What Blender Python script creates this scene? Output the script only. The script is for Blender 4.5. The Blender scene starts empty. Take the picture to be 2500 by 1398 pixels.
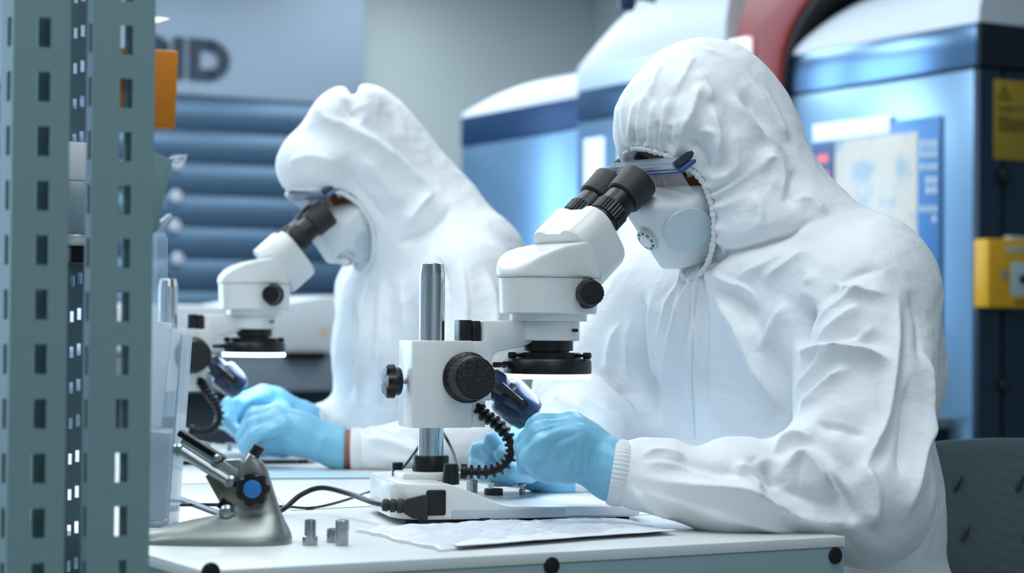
import bpy, bmesh, math, random
import numpy as np
from mathutils import Vector, Matrix
from mathutils.bvhtree import BVHTree

SC = bpy.context.scene
COL = SC.collection
PI = math.pi
random.seed(7)

# ------------------------------------------------------------------ camera
# the room axes are the world axes: y runs away along the row of benches, x towards the machines
FPX = 5000.0
CAM = np.array([0.0, 0.0, 0.9875])
_R = np.array([0.871, -0.4905, 0.0]); _R /= np.linalg.norm(_R)
_FH = np.array([0.4905, 0.871, 0.0]); _FH /= np.linalg.norm(_FH)
_p = 101 / FPX; _r = 0.0085
_F = _FH * math.cos(_p) + np.array([0, 0, 1.0]) * math.sin(_p)
_U = np.cross(_R, _F)
CR = _R * math.cos(_r) + _U * math.sin(_r)
CU = _U * math.cos(_r) - _R * math.sin(_r)
CF = _F
cam_data = bpy.data.cameras.new('camera')
cam = bpy.data.objects.new('camera', cam_data)
COL.objects.link(cam)
cam.matrix_world = Matrix(((CR[0], CU[0], -CF[0], CAM[0]), (CR[1], CU[1], -CF[1], CAM[1]),
                           (CR[2], CU[2], -CF[2], CAM[2]), (0, 0, 0, 1)))
cam_data.sensor_width = 36.0
cam_data.lens = FPX / 2500 * 36.0
cam_data.clip_start = 0.05
cam_data.clip_end = 60
cam_data.dof.use_dof = True
cam_data.dof.focus_distance = 2.56
cam_data.dof.aperture_fstop = 4.6
SC.camera = cam


def ray(px, py):
    return CF + CR * ((px - 1250) / FPX) - CU * ((py - 699) / FPX)


def P(px, py, d):
    """the place seen at a pixel of the photograph, d metres in front of the camera"""
    return CAM + ray(px, py) * d


def onplane(px, py, axis, value):
    r = ray(px, py)
    return CAM + r * ((value - CAM[axis]) / r[axis])


def pix(p):
    v = np.asarray(p, float) - CAM
    d = v @ CF
    return 1250 + FPX * (v @ CR) / d, 699 - FPX * (v @ CU) / d, d


# ------------------------------------------------------------------ materials
def lin(c):
    out = []
    for v in c:
        v = v / 255.0
        out.append(v / 12.92 if v <= 0.04045 else ((v + 0.055) / 1.055) ** 2.4)
    return (*out, 1.0)


def mat(name, rgb, rough=0.5, metal=0.0, var=0.0, vscale=8.0, bump=0.0, bscale=60.0, spec=0.5, coat=0.0,
        emit=None, estr=0.0, trans=0.0, alpha=1.0, ior=1.45, stretch=None, sheen=0.0, sss=0.0):
    m = bpy.data.materials.new(name)
    m.use_nodes = True
    nt = m.node_tree
    b = nt.nodes['Principled BSDF']
    b.inputs['Base Color'].default_value = lin(rgb)
    b.inputs['Roughness'].default_value = rough
    b.inputs['Metallic'].default_value = metal
    b.inputs['Specular IOR Level'].default_value = spec
    b.inputs['Coat Weight'].default_value = coat
    b.inputs['Coat Roughness'].default_value = 0.08
    b.inputs['Transmission Weight'].default_value = trans
    b.inputs['Alpha'].default_value = alpha
    b.inputs['IOR'].default_value = ior
    b.inputs['Sheen Weight'].default_value = sheen
    if sss:
        b.inputs['Subsurface Weight'].default_value = sss
        b.inputs['Subsurface Scale'].default_value = 0.01
    if emit:
        b.inputs['Emission Color'].default_value = lin(emit)
        b.inputs['Emission Strength'].default_value = estr
    if var or bump:
        tc = nt.nodes.new('ShaderNodeTexCoord')
        mp = nt.nodes.new('ShaderNodeMapping')
        nt.links.new(tc.outputs['Object'], mp.inputs['Vector'])
        if stretch:
            mp.inputs['Scale'].default_value = stretch
    if var:
        n = nt.nodes.new('ShaderNodeTexNoise')
        n.inputs['Scale'].default_value = vscale
        n.inputs['Detail'].default_value = 5
        nt.links.new(mp.outputs['Vector'], n.inputs['Vector'])
        mx = nt.nodes.new('ShaderNodeMix'); mx.data_type = 'RGBA'
        c = lin(rgb)
        mx.inputs[6].default_value = tuple(max(0, x * (1 - var)) for x in c[:3]) + (1,)
        mx.inputs[7].default_value = tuple(min(1, x * (1 + var)) for x in c[:3]) + (1,)
        nt.links.new(n.outputs['Fac'], mx.inputs[0])
        nt.links.new(mx.outputs[2], b.inputs['Base Color'])
    if bump:
        n2 = nt.nodes.new('ShaderNodeTexNoise')
        n2.inputs['Scale'].default_value = bscale
        n2.inputs['Detail'].default_value = 4
        nt.links.new(mp.outputs['Vector'], n2.inputs['Vector'])
        bp = nt.nodes.new('ShaderNodeBump')
        bp.inputs['Strength'].default_value = bump
        bp.inputs['Distance'].default_value = 0.004
        nt.links.new(n2.outputs['Fac'], bp.inputs['Height'])
        nt.links.new(bp.outputs['Normal'], b.inputs['Normal'])
    return m


def glass(name, rgb, rough=0.05, opacity=0.15, spec=0.5, fs=1.0):
    """thin clear plastic: mostly see-through with a glossy skin"""
    m = bpy.data.materials.new(name)
    m.use_nodes = True
    nt = m.node_tree
    b = nt.nodes['Principled BSDF']
    b.inputs['Base Color'].default_value = lin(rgb)
    b.inputs['Roughness'].default_value = rough
    b.inputs['Specular IOR Level'].default_value = spec
    fr = nt.nodes.new('ShaderNodeFresnel'); fr.inputs['IOR'].default_value = 1.45
    mt = nt.nodes.new('ShaderNodeMath'); mt.operation = 'MULTIPLY_ADD'; mt.use_clamp = True
    mt.inputs[1].default_value = fs; mt.inputs[2].default_value = opacity
    nt.links.new(fr.outputs['Fac'], mt.inputs[0])
    nt.links.new(mt.outputs[0], b.inputs['Alpha'])
    return m


# ------------------------------------------------------------------ mesh builder
class MB:
    def __init__(self):
        self.v = []; self.f = []; self.s = []

    def add(self, verts, faces, smooth=False, M=None):
        o = len(self.v)
        for p in verts:
            p = Vector(p)
            self.v.append(M @ p if M is not None else p)
        for f in faces:
            self.f.append(tuple(i + o for i in f)); self.s.append(smooth)
        return self

    def bm(self, b, smooth=False, M=None):
        b.verts.index_update()
        self.add([v.co.copy() for v in b.verts], [[v.index for v in f.verts] for f in b.faces], smooth, M)
        b.free()
        return self

    def box(self, lo, hi, bev=0.0, seg=2, M=None):
        b = bmesh.new()
        bmesh.ops.create_cube(b, size=1.0)
        for v in b.verts:
            v.co = Vector([lo[i] + (v.co[i] + 0.5) * (hi[i] - lo[i]) for i in range(3)])
        if bev > 0:
            bmesh.ops.bevel(b, geom=b.edges[:], offset=bev, segments=seg, profile=0.5, affect='EDGES')
        return self.bm(b, False, M)

    def prism(self, poly, a, b, axis=2, bev=0.0, seg=2, M=None):
        """extrude a polygon (2D) between a and b along an axis; the 2D coordinates are the other two axes in order"""
        bb = bmesh.new()
        def mk(p, t):
            q = [0, 0, 0]; o = [i for i in range(3) if i != axis]
            q[o[0]], q[o[1]] = p[0], p[1]; q[axis] = t
            return bb.verts.new(q)
        lo = [mk(p, a) for p in poly]; hi = [mk(p, b) for p in poly]
        n = len(poly)
        f0 = bb.faces.new(lo[::-1]); f1 = bb.faces.new(hi)
        for i in range(n):
            bb.faces.new((lo[i], lo[(i + 1) % n], hi[(i + 1) % n], hi[i]))
        bmesh.ops.recalc_face_normals(bb, faces=bb.faces[:])
        if bev > 0:
            ed = [e for e in bb.edges if e.calc_face_angle(0) > 0.6]
            bmesh.ops.bevel(bb, geom=ed, offset=bev, segments=seg, profile=0.5, affect='EDGES')
        return self.bm(bb, False, M)

    def lathe(self, prof, c=(0, 0, 0), axis=(0, 0, 1), n=48, cap=True, rib=0, ribd=0.0, ribrange=None, smooth=True):
        """profile [(r, t)] turned about an axis through c"""
        ax = Vector(axis).normalized()
        t = Vector((0, 0, 1)) if abs(ax.z) < 0.9 else Vector((1, 0, 0))
        u = ax.cross(t).normalized(); w = ax.cross(u)
        c = Vector(c); vs = []; fs = []
        for k, (r, h) in enumerate(prof):
            for i in range(n):
                a = 2 * PI * i / n
                rr = r
                if rib and ribrange and ribrange[0] <= k <= ribrange[1]:
                    rr = r - ribd * (0.5 + 0.5 * math.cos(a * rib)) ** 2
                vs.append(c + ax * h + (u * math.cos(a) + w * math.sin(a)) * rr)
        m = len(prof)
        for k in range(m - 1):
            for i in range(n):
                fs.append((k * n + i, k * n + (i + 1) % n, (k + 1) * n + (i + 1) % n, (k + 1) * n + i))
        self.add(vs, fs, smooth)
        if cap:
            self.add(vs[:n][::-1], [tuple(range(n))]); self.add(vs[-n:], [tuple(range(n))])
        return self

    def tube(self, pts, r, n=10, cap=True, up=None, rr=None):
        pts = [Vector(p) for p in pts]
        m = len(pts); vs = []; fs = []
        tan = [(pts[min(i + 1, m - 1)] - pts[max(i - 1, 0)]).normalized() for i in range(m)]
        t0 = tan[0]
        u = t0.cross(Vector((0, 0, 1)) if abs(t0.z) < 0.9 else Vector((1, 0, 0))).normalized()
        for i in range(m):
            u = (u - tan[i] * u.dot(tan[i])).normalized()
            w = tan[i].cross(u)
            ri = rr[i] if rr is not None else r
            for k in range(n):
                a = 2 * PI * k / n
                vs.append(pts[i] + (u * math.cos(a) + w * math.sin(a)) * ri)
        for i in range(m - 1):
            for k in range(n):
                fs.append((i * n + k, i * n + (k + 1) % n, (i + 1) * n + (k + 1) % n, (i + 1) * n + k))
        self.add(vs, fs, True)
        if cap:
            self.add(vs[:n][::-1], [tuple(range(n))]); self.add(vs[-n:], [tuple(range(n))])
        return self

    def build(self, name, m, parent=None, origin=None, bevelw=0.0, auto=True):
        me = bpy.data.meshes.new(name)
        off = Vector(origin) if origin is not None else Vector((0, 0, 0))
        me.from_pydata([tuple(p - off) for p in self.v], [], self.f)
        me.polygons.foreach_set('use_smooth', self.s)
        b = bmesh.new(); b.from_mesh(me)
        bmesh.ops.remove_doubles(b, verts=b.verts[:], dist=1e-6)
        bmesh.ops.recalc_face_normals(b, faces=b.faces[:])
        b.to_mesh(me); b.free()
        me.update()
        me.set_sharp_from_angle(angle=0.62)
        if m is not None:
            me.materials.append(m)
        o = bpy.data.objects.new(name, me)
        COL.objects.link(o)
        if origin is not None:
            o.location = off
        if parent is not None:
            o.parent = parent
            if origin is not None:
                o.location = off
        return o


def spline(pts, n=8):
    """Catmull-Rom through points"""
    pts = [np.asarray(p, float) for p in pts]
    q = [2 * pts[0] - pts[1]] + pts + [2 * pts[-1] - pts[-2]]
    out = []
    for i in range(1, len(q) - 2):
        for k in range(n):
            t = k / n
            a, b, c, d = q[i - 1], q[i], q[i + 1], q[i + 2]
            out.append(0.5 * ((2 * b) + (c - a) * t + (2 * a - 5 * b + 4 * c - d) * t * t + (3 * b - a - 3 * c + d) * t ** 3))
    out.append(pts[-1])
    return out


def tag(o, label, cat, group=None, kind=None):
    if label: o['label'] = label
    if cat: o['category'] = cat
    if group: o['group'] = group
    if kind: o['kind'] = kind
    return o


def empty(name, loc=(0, 0, 0), rz=0.0):
    o = bpy.data.objects.new(name, None)
    COL.objects.link(o)
    o.location = loc; o.rotation_euler = (0, 0, rz)
    o.empty_display_size = 0.05
    return o


def thing(name, label, cat, loc=(0, 0, 0), rz=0.0, group=None):
    return tag(empty(name, loc, rz), label, cat, group)


def structure(o):
    o['kind'] = 'structure'
    return o


def copy_tree(o, parent=None):
    c = o.copy(); COL.objects.link(c); c.parent = parent
    for ch in list(o.children):
        copy_tree(ch, c)
    return c


def world_part(mb, name, m, root):
    """a part whose vertices were given in world coordinates, stored relative to its (unrotated) root"""
    o = mb.build(name, m)
    M = Matrix.Translation(-root.location)
    o.data.transform(M)
    o.parent = root
    return o
# ------------------------------------------------------------------ implicit surfaces for bodies, cloth and gloves
class SDF:
    def __init__(self, lo, hi, h):
        self.lo = np.array(lo, float); self.h = h
        self.n = np.ceil((np.array(hi, float) - self.lo) / h).astype(int) + 1
        self.f = np.full(self.n, 0.5, np.float32)
        self.ax = [self.lo[i] + np.arange(self.n[i]) * h for i in range(3)]

    def _sub(self, lo, hi):
        sl = []
        for i in range(3):
            a = int(max(0, math.floor((lo[i] - self.lo[i]) / self.h)))
            b = int(min(self.n[i], math.ceil((hi[i] - self.lo[i]) / self.h) + 1))
            if b <= a: return None, None
            sl.append(slice(a, b))
        g = np.meshgrid(*[self.ax[i][sl[i]] for i in range(3)], indexing='ij')
        return tuple(sl), np.stack(g, -1).astype(np.float32)

    def _merge(self, sl, d, k, sub):
        f = self.f[sl]
        if sub:
            d = -d
            if k > 0:
                h = np.clip(0.5 + 0.5 * (d - f) / k, 0, 1)
                self.f[sl] = f + (d - f) * h + k * h * (1 - h)
            else:
                self.f[sl] = np.maximum(f, d)
        else:
            if k > 0:
                h = np.clip(0.5 + 0.5 * (d - f) / k, 0, 1)
                self.f[sl] = d + (f - d) * h - k * h * (1 - h)
            else:
                self.f[sl] = np.minimum(f, d)

    def cap(self, a, b, ra, rb=None, k=0.03, sub=False, w=None, s=1.0, infl=0.0):
        """tapered capsule; optionally stretched s times along the direction w"""
        rb = ra if rb is None else rb
        ra += infl; rb += infl
        a = np.asarray(a, np.float32); b = np.asarray(b, np.float32)
        m = max(ra, rb) * max(s, 1) + k + 3 * self.h
        sl, p = self._sub(np.minimum(a, b) - m, np.maximum(a, b) + m)
        if sl is None: return self
        q = p - a; ba = b - a
        if w is not None:
            w = np.asarray(w, np.float32); w = w / np.linalg.norm(w)
            q = q - (q @ w)[..., None] * w * (1 - 1 / s)
            ba = ba - (ba @ w) * w * (1 - 1 / s)
        t = np.clip((q @ ba) / max(float(ba @ ba), 1e-9), 0, 1)
        d = np.linalg.norm(q - t[..., None] * ba, axis=-1) - (ra + (rb - ra) * t)
        self._merge(sl, d.astype(np.float32), k, sub)
        return self

    def chain(self, pts, rs, k=0.02, infl=0.0, **kw):
        for i in range(len(pts) - 1):
            self.cap(pts[i], pts[i + 1], rs[i], rs[i + 1], k=k, infl=infl, **kw)
        return self

    def ell(self, c, r, R=None, k=0.03, sub=False, infl=0.0):
        """ellipsoid with radii r along the rows of R"""
        c = np.asarray(c, np.float32); r = np.asarray(r, np.float32) + infl
        m = float(r.max()) + k + 3 * self.h
        sl, p = self._sub(c - m, c + m)
        if sl is None: return self
        q = p - c
        if R is not None:
            q = q @ np.asarray(R, np.float32).T
        q0 = np.linalg.norm(q / r, axis=-1); q1 = np.linalg.norm(q / (r * r), axis=-1)
        d = q0 * (q0 - 1) / np.maximum(q1, 1e-6)
        self._merge(sl, d.astype(np.float32), k, sub)
        return self

    def plane(self, c, n, k=0.0):
        """cut away everything in front of the plane"""
        c = np.asarray(c, np.float32); n = np.asarray(n, np.float32); n = n / np.linalg.norm(n)
        g = np.stack(np.meshgrid(*self.ax, indexing='ij'), -1).astype(np.float32)
        d = (g - c) @ n
        f = self.f
        if k > 0:
            h = np.clip(0.5 + 0.5 * (d - f) / k, 0, 1)
            self.f = f + (d - f) * h + k * h * (1 - h)
        else:
            self.f = np.maximum(f, d)
        return self

    def mesh(self):
        f = self.f; h = self.h
        f = f.copy()
        f[0], f[-1], f[:, 0], f[:, -1], f[:, :, 0], f[:, :, -1] = (0.5,) * 6
        s = f < 0
        nx, ny, nz = f.shape
        cnt = np.zeros((nx - 1, ny - 1, nz - 1), np.uint8)
        for dx in (0, 1):
            for dy in (0, 1):
                for dz in (0, 1):
                    cnt += s[dx:nx - 1 + dx, dy:ny - 1 + dy, dz:nz - 1 + dz]
        cells = np.argwhere((cnt > 0) & (cnt < 8))
        ids = np.full(cnt.shape, -1, np.int32)
        ids[tuple(cells.T)] = np.arange(len(cells))
        acc = np.zeros((len(cells), 3)); num = np.zeros(len(cells))
        corners = [np.array(c) for c in ((0,0,0),(1,0,0),(0,1,0),(1,1,0),(0,0,1),(1,0,1),(0,1,1),(1,1,1))]
        for i in range(8):
            for j in range(i + 1, 8):
                if np.abs(corners[i] - corners[j]).sum() != 1: continue
                fi = f[tuple((cells + corners[i]).T)]; fj = f[tuple((cells + corners[j]).T)]
                m = (fi < 0) != (fj < 0)
                t = fi[m] / (fi[m] - fj[m])
                acc[m] += corners[i] + t[:, None] * (corners[j] - corners[i])
                num[m] += 1
        V = self.lo + (cells + acc / num[:, None]) * h
        Q = []
        for ax in range(3):
            o = [a for a in range(3) if a != ax]
            s0 = [slice(None)] * 3; s1 = [slice(None)] * 3
            s0[ax] = slice(0, -1); s1[ax] = slice(1, None)
            a, b = s[tuple(s0)], s[tuple(s1)]
            e = np.argwhere(a != b)
            e = e[(e[:, o[0]] > 0) & (e[:, o[1]] > 0)]
            inside = s[tuple(e.T)]
            d0 = np.zeros(3, int); d0[o[0]] = 1
            d1 = np.zeros(3, int); d1[o[1]] = 1
            q = np.stack([ids[tuple((e - d0 - d1).T)], ids[tuple((e - d1).T)], ids[tuple(e.T)], ids[tuple((e - d0).T)]], 1)
            flip = inside if ax != 1 else ~inside
            q[~flip] = q[~flip][:, ::-1]
            Q.append(q)
        Q = np.concatenate(Q)
        Q = Q[(Q >= 0).all(1)]
        return V, Q


def vnormals(V, Q):
    n = np.cross(V[Q[:, 2]] - V[Q[:, 0]], V[Q[:, 3]] - V[Q[:, 1]])
    N = np.zeros_like(V)
    for i in range(4):
        np.add.at(N, Q[:, i], n)
    return N / np.maximum(np.linalg.norm(N, axis=1, keepdims=True), 1e-12)


def relax(V, Q, it=2, lam=0.5, mask=None):
    e = np.concatenate([Q[:, [0, 1]], Q[:, [1, 2]], Q[:, [2, 3]], Q[:, [3, 0]]])
    for _ in range(it):
        A = np.zeros_like(V); c = np.zeros(len(V))
        np.add.at(A, e[:, 0], V[e[:, 1]]); np.add.at(c, e[:, 0], 1)
        np.add.at(A, e[:, 1], V[e[:, 0]]); np.add.at(c, e[:, 1], 1)
        W = V + lam * (A / np.maximum(c, 1)[:, None] - V)
        V = W if mask is None else np.where(mask[:, None], W, V)
    return V


def subdivide(V, Q):
    """split every quad in four"""
    E = np.sort(np.concatenate([Q[:, [0, 1]], Q[:, [1, 2]], Q[:, [2, 3]], Q[:, [3, 0]]]), axis=1)
    u, inv = np.unique(E, axis=0, return_inverse=True)
    inv = inv.reshape(-1)
    n = len(V); m = len(Q)
    mid = V[u].mean(1); cen = V[Q].mean(1)
    e = [inv[i * m:(i + 1) * m] + n for i in range(4)]
    c = np.arange(m) + n + len(u)
    Q2 = np.concatenate([np.stack([Q[:, 0], e[0], c, e[3]], 1), np.stack([e[0], Q[:, 1], e[1], c], 1),
                         np.stack([c, e[1], Q[:, 2], e[2]], 1), np.stack([e[3], c, e[2], Q[:, 3]], 1)])
    return np.concatenate([V, mid, cen]), Q2


def tri_bvh(V, Q):
    return BVHTree.FromPolygons([tuple(v) for v in V], [tuple(int(i) for i in q) for q in Q])


def cast(bvh, px, py):
    r = ray(px, py); r = r / np.linalg.norm(r)
    hit = bvh.ray_cast(Vector(CAM), Vector(r), 40)
    return np.array(hit[0]) if hit[0] is not None else None


def resample(pts, step):
    pts = np.asarray(pts)
    seg = np.linalg.norm(np.diff(pts, axis=0), axis=1)
    L = np.concatenate([[0], np.cumsum(seg)])
    n = max(2, int(L[-1] / step) + 1)
    t = np.linspace(0, L[-1], n)
    return np.stack([np.interp(t, L, pts[:, i]) for i in range(3)], 1)


def fold(V, N, line, w, a, taper=(0.3, 0.3), one=0.0):
    """raise (a>0) or sink (a<0) the surface along a 3D line; one>0 adds a companion valley beside it"""
    lo = line.min(0) - 3.2 * w - 0.02; hi = line.max(0) + 3.2 * w + 0.02
    idx = np.where(((V > lo) & (V < hi)).all(1))[0]
    if not len(idx): return np.zeros(0, int), np.zeros(0)
    p = V[idx]
    best = np.full(len(p), 1e9); bt = np.zeros(len(p)); side = np.zeros(len(p))
    m = len(line)
    for i in range(m - 1):
        ab = line[i + 1] - line[i]
        t = np.clip(((p - line[i]) @ ab) / max(ab @ ab, 1e-12), 0, 1)
        q = p - (line[i] + t[:, None] * ab)
        d = np.linalg.norm(q, axis=1)
        better = d < best
        if one:
            sd = np.einsum('ij,ij->i', np.cross(np.broadcast_to(ab, q.shape), q), N[idx])
            side = np.where(better, np.sign(sd) * d, side)
        bt = np.where(better, (i + t) / (m - 1), bt)
        best = np.minimum(best, d)
    tp = np.clip(bt / max(taper[0], 1e-3), 0, 1) * np.clip((1 - bt) / max(taper[1], 1e-3), 0, 1)
    tp = tp * tp * (3 - 2 * tp)
    g = np.exp(-(np.sqrt(best * best + (0.22 * w) ** 2) / w) ** 1.35) * 1.12
    if one:
        g = g - one * np.exp(-((side - 1.5 * w) / w) ** 2)
    # keep to the near face of the cloth
    return idx, a * g * tp


def apply_folds(V, Q, folds, bvh=None):
    """folds: (pixel polyline, width, height[, one]) drawn where the photograph shows them and laid on the cloth itself"""
    bvh = bvh or tri_bvh(V, Q)
    N = vnormals(V, Q)
    D = np.zeros(len(V))
    for fd in folds:
        pl, w, a = fd[0], fd[1], fd[2]
        one = fd[3] if len(fd) > 3 else 0.0
        sp = spline([np.array([x, y, 0.0]) for x, y in pl], 6) if len(pl) > 2 else [np.array([*pl[0], 0.]) * (1 - t) + np.array([*pl[1], 0.]) * t for t in np.linspace(0, 1, 7)]
        pts = [cast(bvh, q[0], q[1]) for q in sp]
        pts = [q for q in pts if q is not None]
        # drop jumps in depth
        keep = []
        for q in pts:
            if not keep or np.linalg.norm(q - keep[-1]) < 0.06: keep.append(q)
        if len(keep) < 3: continue
        line = resample(np.array(keep), 0.008)
        if len(line) < 3: line = np.array(keep)
        idx, d = fold(V, N, line, w, a, one=one)
        if len(idx):
            # the same side of the cloth only
            nr = N[idx]; c = N[idx[np.argmin(np.linalg.norm(V[idx] - line[len(line) // 2], axis=1))]]
            d = np.where(nr @ c > -0.2, d, 0)
            D[idx] += d
            if w > 0.007:
                # a sharp crease along the crown of the fold
                i2, d2 = fold(V, N, line, max(0.0032, 0.33 * w), 0.30 * a, one=0.5)
                if len(i2):
                    D[i2] += np.where(N[i2] @ c > -0.2, d2, 0)
    return V + N * D[:, None]


def vnoise(P3, seed=0):
    """smooth value noise, vectorised"""
    i = np.floor(P3).astype(np.int64); t = P3 - i; t = t * t * (3 - 2 * t)
    def hsh(a):
        n = (a[:, 0] * 374761393 + a[:, 1] * 668265263 + a[:, 2] * 2147483647 + seed * 1274126177) & 0xffffffff
        n = ((n ^ (n >> 13)) * 1274126177) & 0xffffffff
        return ((n ^ (n >> 16)) & 0xffff) / 65535.0
    r = 0
    for dx in (0, 1):
        for dy in (0, 1):
            for dz in (0, 1):
                wx = t[:, 0] if dx else 1 - t[:, 0]; wy = t[:, 1] if dy else 1 - t[:, 1]; wz = t[:, 2] if dz else 1 - t[:, 2]
                r = r + wx * wy * wz * hsh(i + np.array([dx, dy, dz]))
    return r


def wrinkle(V, Q, amp, scale, seed=0, stretch=(1, 1, 1)):
    N = vnormals(V, Q)
    X = V * np.array(stretch) * scale
    X = X + 0.8 * np.stack([vnoise(X * 0.7, seed + 5), vnoise(X * 0.7, seed + 6), vnoise(X * 0.7, seed + 7)], 1)
    n = 1 - np.abs(2 * vnoise(X, seed) - 1) * 1.0
    n2 = vnoise(X * 2.1, seed + 3)
    return V + N * (amp * ((n - 0.5) + 0.4 * (n2 - 0.5)))[:, None]


def quad_object(name, V, Q, m, parent=None, smooth=True):
    me = bpy.data.meshes.new(name)
    off = Vector(parent.location) if parent is not None else Vector((0, 0, 0))
    V = np.asarray(V) - np.array(off)
    me.vertices.add(len(V)); me.vertices.foreach_set('co', V.astype(np.float32).ravel())
    me.loops.add(Q.size); me.loops.foreach_set('vertex_index', Q.astype(np.int32).ravel())
    me.polygons.add(len(Q))
    me.polygons.foreach_set('loop_start', np.arange(0, Q.size, 4, dtype=np.int32))
    me.polygons.foreach_set('loop_total', np.full(len(Q), 4, np.int32))
    me.polygons.foreach_set('use_smooth', np.full(len(Q), smooth))
    me.update(calc_edges=True); me.validate()
    me.materials.append(m)
    o = bpy.data.objects.new(name, me)
    COL.objects.link(o)
    if parent is not None: o.parent = parent
    return o


def frame(f, up=(0, 0, 1)):
    """rows: right(left-hand side of the face), up, forward"""
    f = np.asarray(f, float); f = f / np.linalg.norm(f)
    r = np.cross(f, np.asarray(up, float)); r /= np.linalg.norm(r)
    u = np.cross(r, f)
    return r, u, f
# ------------------------------------------------------------------ shared materials
M_enamel = mat('white_enamel', (226, 226, 224), 0.32, var=0.03, vscale=6, coat=0.2)
M_black = mat('black_plastic', (14, 15, 17), 0.38, bump=0.08, bscale=300)
M_rubber = mat('matte_black_rubber', (34, 36, 38), 0.55, bump=0.1, bscale=400)
M_knurl = mat('black_pitted_plastic', (12, 13, 15), 0.32, bump=0.9, bscale=240)
M_chrome = mat('chrome', (205, 208, 210), 0.16, 1.0)
M_steel = mat('brushed_steel', (168, 172, 174), 0.3, 1.0, bump=0.04, bscale=120)
M_led = mat('led_diffuser', (240, 246, 255), 0.4, emit=(196, 224, 255), estr=7.0)
M_greylabel = mat('pale_grey_sticker', (188, 198, 204), 0.5)
M_bluelamp = mat('dark_blue_lamp_shell', (30, 48, 74), 0.28, coat=0.4)
M_frost = mat('frosted_stage_plate', (236, 240, 244), 0.35)
M_socket = mat('socket_black', (10, 10, 12), 0.5)
M_dot = mat('screw_dark', (40, 42, 44), 0.4, 0.6)


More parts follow.
